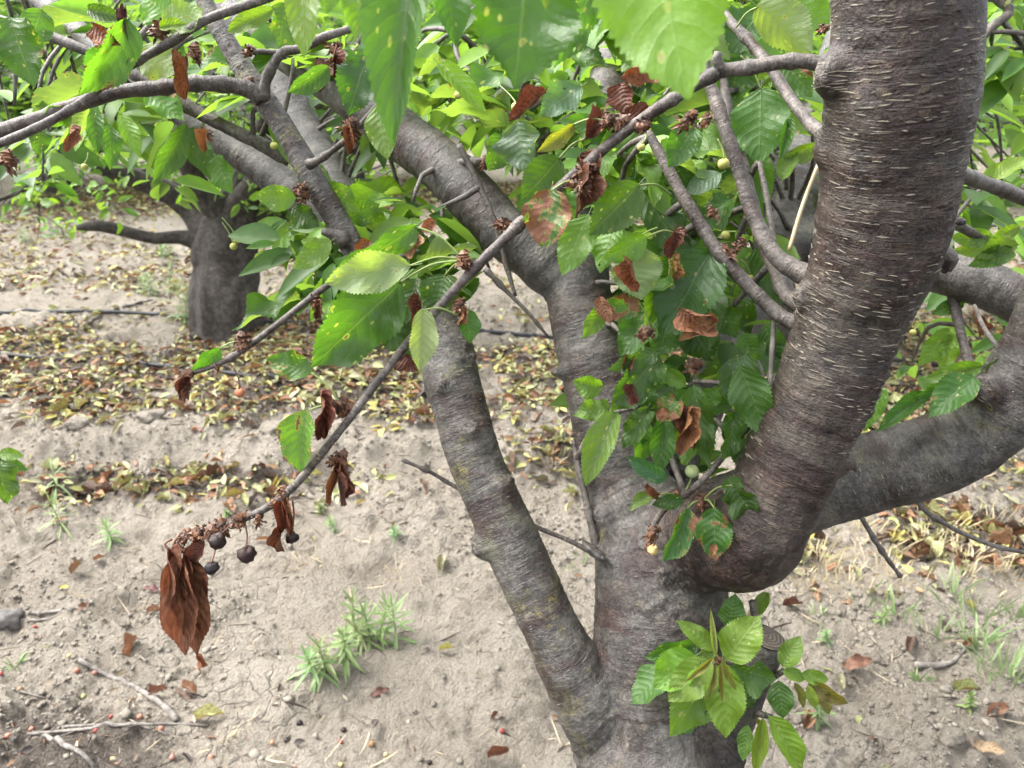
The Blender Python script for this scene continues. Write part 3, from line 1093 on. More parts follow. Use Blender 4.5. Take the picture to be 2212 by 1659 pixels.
def twig(key, pts, sides=9, tint=0.4, name='twig', wob=0.0, knots=0.35, mat=None, step=0.010, parent=None):
    p = catmull([px(*q) for q in pts], step)
    if wob:
        r = random.Random(len(key) * 7 + len(TWIGS))
        p = [(c + Vector((r.uniform(-1, 1), r.uniform(-1, 1), r.uniform(-1, 1))) * wob, rad) for c, rad in p]
    o = tube_obj(name, [p], mat or M_TWIG, parent or TREE, sides, 0.07, 31 * len(TWIGS), knots, tint)
    TWIGS[key] = o
    note(p, o)
    return o


twig('A', [(1800, 150, .66, 34), (1748, 133, .665, 31), (1690, 134, .67, 30), (1620, 146, .675, 30), (1565, 152, .68, 30), (1535, 165, .685, 28), (1465, 207, .70, 25), (1380, 262, .715, 25),
           (1300, 325, .73, 24), (1205, 408, .74, 23), (1115, 492, .745, 22), (1040, 565, .75, 22), (955, 655, .75, 20), (880, 742, .75, 19), (805, 838, .75, 19), (745, 917, .75, 18),
           (690, 985, .75, 19), (640, 1045, .75, 19), (590, 1088, .755, 18), (540, 1115, .757, 16), (500, 1130, .76, 14), (455, 1148, .76, 13), (410, 1160, .762, 11)], tint=.5, step=.008)
twig('A_tip', [(1562, 155, .68, 26), (1548, 128, .675, 22), (1552, 112, .672, 18)], knots=.5)
twig('N1', [(1760, 600, .775, 60), (1712, 580, .785, 44), (1665, 540, .80, 34), (1625, 460, .815, 33), (1600, 380, .82, 32), (1570, 290, .825, 30), (1540, 200, .83, 28), (1525, 160, .83, 26), (1515, 60, .84, 22), (1500, -60, .85, 18)])
twig('N2', [(1740, 660, .78, 50), (1705, 640, .80, 36), (1672, 580, .83, 30), (1640, 500, .86, 27), (1612, 380, .88, 25), (1575, 250, .9, 22), (1560, 150, .92, 18)])
twig('N3', [(1745, 705, .775, 46), (1690, 685, .785, 34), (1625, 625, .795, 30), (1560, 555, .80, 29), (1510, 480, .805, 28), (1465, 405, .81, 26), (1430, 340, .815, 24), (1400, 285, .82, 18)])
twig('N4', [(1800, 300, .74, 34), (1758, 275, .76, 26), (1705, 210, .79, 25), (1660, 140, .81, 24), (1610, 80, .83, 22), (1568, 35, .85, 20), (1520, -40, .88, 18)])
twig('N5', [(991, 312, .98, 14), (1030, 390, .985, 13), (1067, 476, .99, 12), (1090, 560, 1.0, 10), (1113, 640, 1.0, 8)], knots=.5)
twig('N6', [(1047, 580, .97, 12), (1090, 625, .975, 10), (1140, 675, .98, 8), (1184, 728, .985, 6)], knots=.6)
twig('N7', [(868, 993, 1.0, 7), (930, 1020, 1.005, 8), (990, 1055, 1.01, 9), (1140, 1130, 1.0, 10), (1230, 1168, .99, 11), (1300, 1205, .96, 14)], knots=.6)
twig('N8', [(1300, 1230, .94, 20), (1285, 1170, .945, 18), (1268, 1090, .95, 16), (1250, 1010, .955, 14), (1238, 950, .96, 10)], mat=M_TWIG, tint=.1)
twig('H', [(790, 560, .93, 20), (700, 622, .86, 15), (640, 668, .84, 14), (590, 708, .83, 14), (540, 745, .825, 15), (500, 772, .82, 13), (450, 795, .82, 11), (415, 805, .82, 9)], tint=.6, knots=.6)
twig('K', [(1700, 840, .84, 16), (1635, 900, .845, 14), (1580, 965, .85, 14), (1520, 1035, .85, 15), (1480, 1068, .85, 16), (1440, 1095, .855, 15), (1415, 1130, .86, 14), (1402, 1175, .86, 10)], tint=.5, knots=.6)
twig('C', [(565, 215, .94, 40), (530, 190, .93, 34), (440, 180, .91, 32), (340, 190, .90, 32), (250, 200, .89, 30), (150, 232, .88, 30), (60, 265, .87, 32), (-60, 300, .86, 32)], tint=.6)
twig('C2', [(-40, 325, .85, 16), (60, 285, .85, 20), (150, 238, .85, 18), (215, 190, .855, 18), (300, 130, .86, 18), (370, 90, .86, 22), (440, 45, .865, 20), (520, 15, .87, 20), (600, -15, .88, 20), (700, -70, .9, 22)], tint=.4)
twig('C3', [(625, 345, 1.12, 34), (560, 310, 1.10, 30), (480, 270, 1.09, 29), (400, 228, 1.08, 28), (330, 180, 1.07, 27), (250, 140, 1.07, 25), (150, 95, 1.06, 23), (50, 58, 1.06, 20), (-40, 30, 1.06, 18)], tint=.2)
twig('C4', [(570, 215, .94, 30), (573, 180, .93, 24), (590, 140, .92, 20), (610, 112, .92, 22), (650, 105, .92, 20), (700, 80, .92, 20), (760, 60, .93, 16), (820, 20, .94, 14)], tint=.3)
twig('C5', [(610, 115, .92, 14), (570, 112, .915, 12), (535, 112, .91, 12)], knots=.7)
twig('C6', [(668, 355, .93, 24), (690, 345, .92, 16), (725, 320, .91, 14), (760, 290, .90, 13), (800, 245, .90, 12), (850, 190, .90, 11)], tint=.7, knots=.5)
twig('C7', [(745, 520, .94, 40), (715, 505, .93, 24), (695, 500, .925, 14)], knots=.8)
twig('D1', [(955, 360, 1.05, 26), (1000, 352, 1.03, 20), (1050, 348, 1.02, 14)], knots=.8)
twig('D2', [(1200, 600, 1.0, 16), (1180, 380, 1.06, 14), (1100, 240, 1.1, 14), (1030, 170, 1.12, 13), (985, 110, 1.14, 12), (1000, 0, 1.18, 10)], knots=.5)
twig('R3', [(2060, 370, .80, 34), (2120, 393, .88, 32), (2180, 415, .93, 31), (2260, 450, .97, 30)], tint=.0)
twig('R4', [(2020, 460, .85, 26), (2075, 490, .9, 22), (2110, 508, .93, 18), (2130, 512, .93, 14)], tint=.3)
twig('R5', [(2045, 590, 1.2, 26), (2060, 650, 1.19, 22), (2078, 730, 1.18, 20), (2100, 810, 1.17, 18)], tint=.0)
twig('R6', [(2075, 625, 1.19, 18), (2140, 665, 1.17, 17), (2220, 712, 1.14, 16)], tint=.3)
twig('R7', [(2210, 750, .95, 12), (2185, 780, .95, 12), (2130, 715, 1.0, 10), (2105, 660, 1.1, 8)], tint=.3)
twig('R8', [(2080, 130, 1.2, 12), (2140, 60, 1.2, 20), (2180, 20, 1.2, 18), (2100, -30, 1.2, 22)], tint=.3)
twig('Q1', [(1840, 1085, .98, 16), (1865, 1125, .98, 11), (1905, 1190, .985, 10), (1945, 1245, .99, 8)], knots=.8, tint=.3)
twig('Q2', [(1975, 1070, .97, 14), (2000, 1105, .97, 10), (2060, 1142, .97, 10), (2080, 1152, .97, 11), (2150, 1180, .975, 10), (2230, 1196, .98, 9)], knots=.6, tint=.2)
twig('W1', [(1768, 355, .80, 8), (1735, 440, .80, 9), (1705, 540, .80, 9)], mat=M_STRAW, name='dead_twig', knots=0)
twig('W2', [(1672, 690, .80, 9), (1668, 760, .80, 12), (1664, 835, .80, 11)], mat=M_STICK, name='dead_twig', knots=.2)
twig('W3', [(1640, 350, .86, 10), (1655, 420, .85, 13), (1668, 500, .84, 13), (1680, 590, .83, 14)], tint=.3, knots=.6)
twig('S1', [(1600, 1445, .84, 24), (1570, 1432, .83, 18), (1552, 1425, .825, 16)], knots=.6)
twig('S2', [(1640, 1475, .84, 20), (1672, 1462, .825, 14), (1695, 1448, .82, 12)], knots=.6)
twig('S3', [(1620, 1530, .85, 22), (1650, 1545, .83, 14), (1668, 1548, .825, 10)], knots=.6)
twig('S4', [(1625, 1300, .87, 16), (1630, 1335, .88, 12), (1632, 1365, .885, 10)], knots=.4)

# ------------------------------------------------------------------ spurs: knots of dry bud scales
def spur_mesh(name, seed, n=26, size=0.011, droop=0.3, mat=None):
    r = random.Random(seed)
    V, F = [], []
    # knobbly core
    for k in range(5):
        c = Vector((r.uniform(-.3, .3), r.uniform(-.3, .3), (k - 2) * .22)) * size
        v, f, l = tube([(c - Vector((0, 0, .3 * size)), .12 * size), (c, .40 * size * r.uniform(.8, 1.2)), (c + Vector((0, 0, .3 * size)), .12 * size)], 6, .1, k, True, len(V))
        V += v
        F += f
    for k in range(n):
        d = Vector((r.gauss(0, 1), r.gauss(0, 1), r.gauss(0, .8) - droop)).normalized()
        s = d.cross(Vector((r.random(), r.random(), r.random()))).normalized()
        L = size * r.uniform(.35, .85)
        w = size * r.uniform(.12, .24)
        a = d * size * .25 + Vector((0, 0, r.uniform(-.5, .5) * size))
        b = a + d * L * .5 + s * 0
        c = a + d * L * .8 + s * L * r.uniform(-.4, .4) + Vector((0, 0, -L * .35))
        up = d.cross(s) * w * .7
        i = len(V)
        V += [a, b - s * w + up, b + s * w + up, c, b - up * .6]
        F += [(i, i + 1, i + 4), (i, i + 4, i + 2), (i + 1, i + 3, i + 4), (i + 4, i + 3, i + 2)]
    me = bpy.data.meshes.new(name)
    me.from_pydata([tuple(v) for v in V], [], F)
    me.materials.append(mat or M_SPUR)
    return me


SPURS = [spur_mesh('spur', 400 + k, 26 + 6 * k, .0085) for k in range(4)]


def spur(x, y, d, parent, s=1.0):
    o = bpy.data.objects.new('spur', random.choice(SPURS))
    m = Matrix.Translation(P(x, y, d)) @ Quaternion(Vector((random.random(), random.random(), 1)).normalized(), random.random() * 6.3).to_matrix().to_4x4() @ Matrix.Scale(s, 4)
    link(o, TWIGS[parent] if isinstance(parent, str) else parent, m)


for x, y, d, p, s in [(1003, 562, .748, 'A', 1.5), (992, 660, .748, 'A', 1.2), (745, 878, .752, 'A', 1.6), (725, 880, .75, 'A', 1.2), (735, 985, .75, 'A', 1.2), (720, 992, .75, 'A', .9),
                      (612, 1066, .753, 'A', 1.3), (600, 1085, .753, 'A', 1.0), (556, 1118, .757, 'A', 1.1), (520, 1122, .757, 'A', 1.3), (480, 1135, .76, 'A', 1.4), (452, 1145, .76, 'A', 1.5),
                      (430, 1152, .76, 'A', 1.3), (400, 1160, .76, 'A', 1.2), (1240, 395, .735, 'A', 1.2), (1268, 370, .73, 'A', 1.6), (1262, 400, .73, 'A', 1.3), (1390, 270, .71, 'A', 1.2),
                      (1340, 260, .72, 'A', 1.4), (1310, 262, .72, 'A', 1.2), (1490, 262, .76, 'A', 1.6), (1530, 258, .81, 'N1', 1.3), (1470, 506, .80, 'N3', 1.3), (1570, 545, .80, 'N3', 1.4),
                      (1540, 458, .82, 'N1', 1.0), (1600, 530, .82, 'N2', 1.2), (523, 735, .822, 'H', 1.5), (520, 750, .822, 'H', 1.0), (682, 650, .85, 'H', 1.2), (685, 668, .85, 'H', 1.1), (405, 815, .82, 'H', 1.5),
                      (398, 835, .82, 'H', 1.3), (470, 790, .82, 'H', .8), (1090, 486, .96, 'N5', 1.5), (1085, 485, .96, 'N5', 1.2), (650, 412, .93, 'C6', 1.6), (655, 425, .93, 'C6', 1.2), (700, 140, .91, 'C4', 1.6),
                      (725, 105, .92, 'C4', 1.4), (735, 140, .91, 'C4', 1.3), (755, 270, .895, 'C6', 1.8), (765, 290, .895, 'C6', 1.4), (540, 110, .91, 'C5', 1.2), (420, 110, .865, 'C2', 1.5), (345, 62, .86, 'C2', 1.8),
                      (445, 290, 1.08, 'C3', 1.5), (1515, 1082, .848, 'K', 1.3), (1460, 1075, .85, 'K', 1.1), (1410, 1150, .858, 'K', 1.4), (1405, 1175, .858, 'K', 1.2), (1400, 720, .80, 'N3', 1.5), (1500, 790, .83, 'K', 1.4),
                      (1050, 350, 1.015, 'D1', 1.5), (1550, 1428, .823, 'S1', 1.0), (1372, 450, .8, 'N3', 1.2), (540, 175, .935, 'C', .9), (690, 180, .92, 'C4', 1.2), (20, 345, .85, 'C2', 1.6), (1780, 60, .75, 'N4', .8)]:
    spur(x, y, d, p, s)

# ------------------------------------------------------------------ leaves set one by one
NLEAF = [0]
HAND = []


def lf(parent, bx, by, tx, ty, w, d, col='mid', dt=0.0, var=None, roll=None, flip=False, blot=0.0, stem=None, dry=False, crump=False, cj=0.12):
    r = random.Random(NLEAF[0] * 13 + 5)
    NLEAF[0] += 1
    a, b = P(bx, by, d), P(tx, ty, d + dt)
    ro = math.radians(roll if roll is not None else r.uniform(-32, 32))
    nrm = (CAM - a).normalized()
    if flip:
        nrm = -nrm
    wm = w / FD * d * (.80 if dry and var not in (6, 7) else .96) / max(0.45, math.cos(ro))
    m = leaf_matrix(a, b, wm, nrm, ro)
    c = COLS[col] if isinstance(col, str) else col
    c = tuple(max(0.004, q * (1 + r.uniform(-cj, cj))) for q in c)
    if dry:
        me = DRIED[var if var is not None else r.randrange(len(DRIED))]
    elif crump:
        me = CRUMP[var if var is not None else r.randrange(len(CRUMP))]
    else:
        me = LEAVES[var if var is not None else r.randrange(len(LEAVES))]
    p = TWIGS[parent] if isinstance(parent, str) else parent
    o = add_leaf(me, m, c, p, blot)
    if stem:
        q = P(*stem)
        mid = (a + q) * .5 + Vector((0, 0, .10 * (a - q).length))
        tube_obj('leaf_stalk', [catmull([(q, .0011), (mid, .0010), (a + (b - a) * .03, .0010)], .006)], M_STALK if dry else M_PET, p, 5)
    HAND.append(((bx + tx) / 2, (by + ty) / 2))
    return o


BR1, BR2, BR3 = (.21, .085, .038), (.13, .048, .028), (.30, .145, .068)
# big soft leaves close to the lens, hanging from the shoot above the frame
twig('T', [(1700, -210, .52, 26), (1500, -170, .44, 24), (1300, -150, .44, 22), (1050, -150, .46, 20), (850, -140, .48, 18), (640, -130, .5, 14)])
lf('T', 1395, -215, 1490, 214, 300, .38, 'lime', var=0, roll=10, stem=(1420, -165, .44))
lf('T', 1140, -90, 1112, 192, 250, .46, 'gloss', var=3, roll=-6, stem=(1120, -150, .46))
lf('T', 905, -140, 850, 312, 125, .45, 'mid', var=4, roll=22, stem=(900, -140, .475))
lf('T', 790, -70, 768, 84, 88, .46, 'bright', var=1, roll=10, stem=(800, -138, .48))
lf('T', 955, -70, 984, 102, 78, .49, 'mid', var=2, roll=-25, stem=(950, -145, .47))
lf('T', 655, -60, 658, 126, 74, .56, 'bright', var=0, roll=14, stem=(650, -130, .5))
lf('T', 1295, -60, 1196, 146, 84, .60, 'mid', var=6, roll=-20, stem=(1290, -150, .46))
lf('T', 1170, -70, 1180, 22, 34, .42, 'young', var=4)
lf('T', 712, -60, 705, 30, 60, .56, 'bright', var=2)
# cluster on the diagonal twig
lf('A', 900, 486, 716, 588, 62, .745, 'gloss', var=10, roll=-30, stem=(1000, 560, .748))
lf('A', 888, 574, 702, 612, 92, .722, (.21, .285, .125), var=3, roll=8, stem=(1000, 562, .748))
lf('A', 868, 606, 672, 792, 150, .755, 'gloss', var=6, roll=-8, blot=.12, stem=(1000, 564, .748))
lf('A', 962, 592, 938, 688, 78, .77, 'dark', var=2, roll=20, stem=(1002, 565, .75))
lf('A', 905, 600, 876, 700, 60, .79, 'dark', var=1)
lf('A', 912, 666, 906, 804, 62, .730, (.29, .36, .15), var=2, roll=-20, stem=(990, 682, .748))
lf('A', 1006, 668, 1014, 742, 46, .76, 'mid', var=2, stem=(995, 662, .75))
lf('A', 676, 806, 576, 776, 66, .75, 'mid', var=3, roll=8, blot=.46, stem=(735, 872, .752))
lf('A', 664, 884, 650, 1020, 78, .75, 'bright', var=9, roll=28, blot=.42, stem=(735, 880, .752))
lf('H', 476, 752, 414, 802, 42, .82, 'mid', var=1, roll=-25, blot=.2, stem=(515, 738, .822))
lf('A', 1192, 408, 1174, 540, 108, .73, 'mid', var=3, roll=10, blot=.72, stem=(1245, 392, .735))
lf('A', 1210, 340, 1126, 434, 92, .76, 'dark', var=0, roll=-12, blot=.15, stem=(1262, 300, .735))
lf('N3', 1380, 398, 1272, 508, 98, .76, 'gloss', var=2, roll=-10, stem=(1450, 420, .79))
lf('N3', 1272, 462, 1214, 596, 82, .78, 'bright', var=0, roll=8)
lf('N3', 1362, 534, 1385, 648, 116, .775, 'pale', var=8, roll=5, flip=True, stem=(1420, 492, .79))
lf('N3', 1398, 512, 1300, 560, 60, .765, 'bright', var=1, roll=-15, stem=(1462, 505, .795))
lf('N3', 1330, 485, 1296, 590, 70, .80, 'bright', var=5)
lf('N3', 1536, 542, 1432, 724, 152, .81, 'dark', var=2, roll=6)
lf('N2', 1630, 536, 1690, 658, 80, .86, 'mid', var=1, roll=-10)
lf('N1', 1645, 190, 1640, 356, 128, .86, 'mid', var=0, roll=6, stem=(1600, 120, .86))
lf('N4', 1634, 12, 1752, 114, 104, .80, 'pale', var=11, roll=12, flip=True, stem=(1590, 60, .83))
lf('N4', 1700, -20, 1792, 66, 90, .84, 'bright', var=0)
lf('N4', 1650, 20, 1570, 118, 100, .90, 'dark', var=3)
lf('N4', 1610, 110, 1566, 240, 100, .93, 'mid', var=6)
lf('N4', 1690, 130, 1755, 210, 70, .88, 'mid', var=8, blot=.25)
lf('N1', 1612, 250, 1600, 330, 55, .88, 'mid', var=3)
lf('N1', 1605, 310, 1662, 442, 76, .90, 'bright', var=0, roll=-6)
lf('N1', 1706, 255, 1684, 345, 30, .84, 'mid', var=9)
lf('N1', 1770, 315, 1690, 345, 40, .86, 'young', var=2)
lf('N1', 1690, 390, 1720, 320, 42, .86, 'bright', var=2)
lf('N1', 1503, 276, 1443, 362, 74, .78, 'mid', var=3, roll=8, stem=(1528, 258, .81))
lf('N3', 1558, 374, 1480, 420, 50, .84, (.11, .17, .11), var=8, roll=25)  # pale blue sky reflection put into the leaf colour
lf('N3', 1455, 350, 1500, 420, 62, .86, 'dark', var=2)
lf('N3', 1370, 360, 1450, 400, 70, .85, 'dark', crump=True)
lf('N3', 1330, 330, 1260, 385, 60, .82, 'bright', var=6, blot=.25)
lf('D2', 948, 138, 1052, 250, 46, .80, 'young', var=4, roll=-20)
lf('D2', 1118, 262, 1136, 372, 96, .93, (.10, .16, .08), var=3, roll=28)  # whitish gloss painted into this leaf's colour
lf('D2', 1085, 290, 1055, 370, 70, .97, 'mid', var=1)
lf('A', 1256, 186, 1166, 250, 74, .82, (.085, .15, .07), var=3, roll=20)
lf('A', 1240, 268, 1160, 328, 36, .74, 'bronze', var=2, stem=(1310, 262, .72))
lf('A', 1310, 268, 1205, 262, 40, .75, 'mid', var=1)
lf('C4', 796, 116, 752, 250, 98, .84, (.035, .10, .03), crump=True, var=0, roll=8)
lf('C4', 816, 224, 838, 346, 72, .82, 'bright', var=0, roll=10, blot=.1)
lf('C4', 710, 144, 622, 200, 50, .86, 'mid', var=4, roll=-20)
lf('C2', 20, 36, 74, 190, 100, .84, 'dark', var=6, roll=8, blot=.28)
lf('C2', 278, 42, 172, 204, 84, .83, 'bright', var=4, roll=-30, blot=.25)
lf('C2', 290, 90, 180, 190, 70, .85, 'mid', var=6, blot=.4)
lf('C2', 300, 100, 380, 160, 90, .90, 'pale', var=5, flip=True, blot=.15)
lf('C2', 370, 40, 310, -10, 90, .88, 'bright', var=1)
lf('C2', 350, 55, 440, 20, 70, .86, 'pale', var=8, blot=.2)
lf('C2', 345, 60, 405, 52, 26, .85, 'young', var=4)
lf('C2', 190, 20, 270, 38, 36, .88, 'dark', var=4)
lf('C2', 90, 20, 60, 100, 70, 1.0, 'mid', var=3)
lf('C4', 616, 6, 600, 106, 70, .88, 'mid', var=3, blot=.3)
lf('C4', 590, 20, 490, 70, 46, .92, 'bright', var=2)
lf('C6', 640, 428, 551, 424, 60, .90, 'bright', var=0, roll=-12)
lf('C6', 700, 400, 778, 456, 62, .96, 'bright', var=1)
lf('C7', 716, 520, 634, 582, 54, .90, 'bright', var=0)
lf('C7', 745, 470, 820, 440, 60, .98, 'mid', var=8)
lf('C7', 630, 450, 690, 490, 55, .95, 'dark', var=6)
lf('C7', 700, 545, 650, 520, 26, .92, 'young', var=4)
lf('C3', 402, 268, 330, 396, 54, 1.06, 'mid', var=2)
lf('C3', 236, 268, 238, 368, 42, 1.0, 'mid', var=1)
lf('C3', 262, 248, 304, 342, 40, 1.0, 'lime', var=2)
lf('C3', 316, 200, 398, 262, 66, 1.05, 'bright', var=3, blot=.25)
lf('C3', 465, 335, 502, 418, 52, 1.12, 'bright', var=1)
lf('C3', 400, 275, 440, 350, 50, 1.1, 'mid', var=5)
lf('C', 150, 232, 88, 262, 50, .88, 'bright', var=1)
lf('C', 85, 270, 80, 335, 46, .90, 'mid', var=1)
lf('C', 190, 225, 165, 300, 44, .90, 'pale', var=9, flip=True)
lf('C', 195, 220, 210, 330, 40, .95, 'mid', var=2)
# worn cluster left of the leaning limb
lf('K', 1424, 764, 1318, 892, 84, .80, 'dark', crump=True, var=0, roll=-8)
lf('K', 1420, 756, 1312, 800, 46, .79, 'gloss', var=10, roll=-20)
lf('K', 1302, 834, 1238, 822, 54, .83, 'bright', var=9)
lf('K', 1318, 884, 1238, 896, 48, .82, 'bright', crump=True, var=1)
lf('K', 1336, 890, 1266, 1050, 66, .80, 'bright', var=4, roll=15)
lf('K', 1398, 882, 1346, 968, 54, .81, 'mid', crump=True, var=2)
lf('K', 1432, 900, 1425, 1020, 60, .84, 'mid', var=2)
lf('K', 1390, 910, 1378, 1000, 58, .85, 'bright', var=1)
lf('K', 1500, 830, 1532, 1012, 64, .81, 'mid', crump=True, var=1, blot=.1)
lf('K', 1490, 880, 1478, 1008, 56, .82, 'bright', crump=True, var=2, blot=.2)
lf('K', 1598, 788, 1662, 948, 92, .80, 'gloss', var=0, roll=18)
lf('K', 1612, 764, 1582, 882, 92, .82, (.075, .15, .06), var=3)
lf('K', 1590, 888, 1562, 1000, 50, .83, 'mid', crump=True, var=0)
lf('K', 1628, 908, 1604, 1030, 56, .86, 'mid', var=1)
lf('K', 1545, 840, 1530, 880, 48, .84, 'bright', var=6, blot=.2)
lf('K', 1440, 800, 1482, 835, 40, .80, 'bright', var=9)
lf('K', 1450, 830, 1430, 905, 60, .80, 'dark', crump=True, var=1)
lf('K', 1400, 815, 1440, 875, 60, .82, 'mid', crump=True, blot=.15)
lf('K', 1470, 860, 1425, 910, 60, .79, 'mid', var=6, blot=.62)
lf('N3', 1384, 655, 1290, 672, 62, .79, 'mid', var=3, blot=.62, stem=(1405, 715, .8))
lf('N3', 1308, 655, 1258, 732, 44, .82, 'bright', var=0)
lf('N3', 1415, 670, 1340, 770, 84, .84, 'mid', var=3)
lf('N3', 1450, 690, 1420, 770, 80, .86, 'mid', var=1)
lf('N3', 1480, 690, 1540, 780, 90, .86, 'dark', var=5)
lf('N3', 1560, 640, 1590, 730, 70, .88, 'mid', var=6)
lf('N2', 1650, 700, 1690, 780, 55, .86, 'mid', var=1)
lf('N2', 1600, 720, 1630, 790, 60, .9, 'bright', var=1)
lf('N2', 1660, 740, 1700, 820, 50, .86, (.09, .16, .07), var=3)
lf('N2', 1610, 560, 1590, 650, 55, .88, 'bright', var=1)
# small twig across the elbow
lf('K', 1438, 1036, 1354, 986, 42, .83, (.06, .15, .06), var=4, roll=-10)
lf('K', 1420, 1068, 1360, 1104, 30, .84, 'bright', var=11, stem=(1460, 1072, .85))
lf('K', 1476, 1080, 1408, 1090, 36, .84, 'dark', var=2, blot=.3)
lf('K', 1484, 1096, 1432, 1212, 50, .835, 'mid', var=11, blot=.45, stem=(1515, 1080, .848))
lf('K', 1543, 1094, 1545, 1212, 80, .815, 'gloss', var=3, roll=6, blot=.52, stem=(1518, 1080, .848))
lf('K', 1580, 1046, 1636, 1118, 64, .80, 'dark', crump=True, var=1, stem=(1518, 1080, .848))
lf('K', 1560, 1055, 1610, 1040, 36, .81, 'mid', var=4)
# young shoots round the sawn stub
lf('S1', 1568, 1426, 1642, 1330, 88, .79, 'young', var=1, roll=5)
lf('S1', 1540, 1400, 1460, 1340, 42, .79, 'young', var=2)
lf('S1', 1508, 1388, 1394, 1420, 52, .83, 'mid', var=2)
lf('S1', 1450, 1436, 1396, 1448, 26, .85, 'mid', var=0)
lf('S1', 1442, 1440, 1366, 1522, 68, .84, 'mid', var=0)
lf('S1', 1504, 1416, 1412, 1486, 86, .80, 'lime', var=6, roll=6)
lf('S1', 1536, 1424, 1444, 1516, 84, .79, 'young', var=0, roll=-5)
lf('S1', 1534, 1448, 1448, 1592, 86, .81, 'bright', var=0)
lf('S1', 1562, 1430, 1568, 1594, 90, .785, 'young', var=0, roll=-4)
lf('S1', 1500, 1500, 1460, 1590, 60, .83, 'mid', var=1)
lf('S4', 1572, 1352, 1588, 1282, 58, .86, 'mid', var=0)
lf('S1', 1580, 1440, 1676, 1468, 68, .80, 'mid', var=6)
lf('S1', 1556, 1388, 1574, 1350, 30, .82, 'bright', var=0)
lf('S1', 1515, 1402, 1540, 1440, 40, .82, 'bright', var=3)
lf('S1', 1598, 1480, 1625, 1530, 40, .82, 'dark', var=1)
lf('S1', 1542, 1420, 1478, 1474, 15, .77, 'bronze', var=9)
lf('S1', 1560, 1420, 1592, 1492, 15, .77, 'bronze', var=9)
lf('S1', 1545, 1432, 1527, 1514, 14, .77, 'bronze', var=9)
lf('S1', 1556, 1434, 1560, 1518, 11, .77, 'bronze', var=9)
lf('S1', 1546, 1416, 1535, 1316, 14, .78, (.20, .26, .09), var=9)
lf('S2', 1690, 1440, 1730, 1374, 50, .80, 'bright', var=2)
lf('S2', 1682, 1470, 1692, 1552, 58, .80, 'mid', var=0)
lf('S2', 1690, 1450, 1738, 1468, 30, .80, 'young', var=4)
lf('S2', 1730, 1456, 1790, 1468, 34, .80, 'young', var=2)
lf('S2', 1745, 1470, 1832, 1520, 36, .80, 'bronze', var=2)
lf('S2', 1760, 1478, 1792, 1544, 34, .80, 'bronze', var=1)
lf('S2', 1745, 1480, 1762, 1530, 24, .79, 'young', var=4)
lf('S2', 1715, 1475, 1735, 1530, 20, .80, 'bronze', var=9)
lf('S3', 1660, 1546, 1732, 1668, 58, .79, 'young', var=4)
lf('S3', 1648, 1550, 1630, 1668, 34, .80, 'young', var=9)
lf('S3', 1616, 1566, 1604, 1644, 36, .82, 'bright', var=0)
lf('S3', 1632, 1550, 1650, 1610, 16, .81, 'bronze', var=9)
lf('S3', 1690, 1560, 1700, 1640, 20, .80, 'young', var=9)
lf('S4', 1660, 1280, 1640, 1330, 30, .9, 'bright', var=4)
# right side
lf(RB, 2008, 850, 1894, 934, 40, .93, 'mid', var=9)
lf(RB, 2106, 814, 2006, 902, 76, .90, 'mid', var=2, blot=.12)
lf(RB, 2094, 822, 1972, 858, 48, .92, 'mid', var=3)
lf(RB, 2122, 790, 1995, 818, 38, .94, 'bright', var=2)
lf(RB, 2178, 778, 2122, 818, 50, .92, 'dark', var=3)
lf(RB, 1915, 840, 1866, 932, 36, 1.0, 'lime', var=1)
lf('R4', 2200, 528, 2054, 542, 50, .94, 'bright', var=0)
lf('R4', 2190, 540, 2090, 575, 48, .94, 'mid', var=3)
lf('R4', 2140, 512, 2050, 512, 44, .93, 'bright', var=1)
lf('R4', 2200, 490, 2140, 520, 30, .95, 'young', var=2)
lf('R5', 2050, 710, 1982, 790, 50, 1.2, 'bright', var=0)
lf('R5', 2060, 720, 2030, 800, 46, 1.2, 'lime', var=1)
lf('R5', 2080, 650, 2010, 680, 36, 1.2, 'mid', var=2)
lf('R3', 2150, 390, 2220, 340, 36, 1.0, 'lime', var=2)
lf('R3', 2120, 380, 2190, 355, 34, 1.02, 'bright', var=0)
twig('V1', [(-60, 960, .9, 12), (-20, 980, .9, 10), (8, 992, .9, 8)])
lf('V1', 0, 980, 52, 985, 30, .9, 'bright', var=2)
lf('V1', -10, 990, 60, 1016, 36, .91, 'mid', var=4)
lf('V1', -6, 1000, 18, 1092, 56, .89, 'mid', crump=True, var=0)

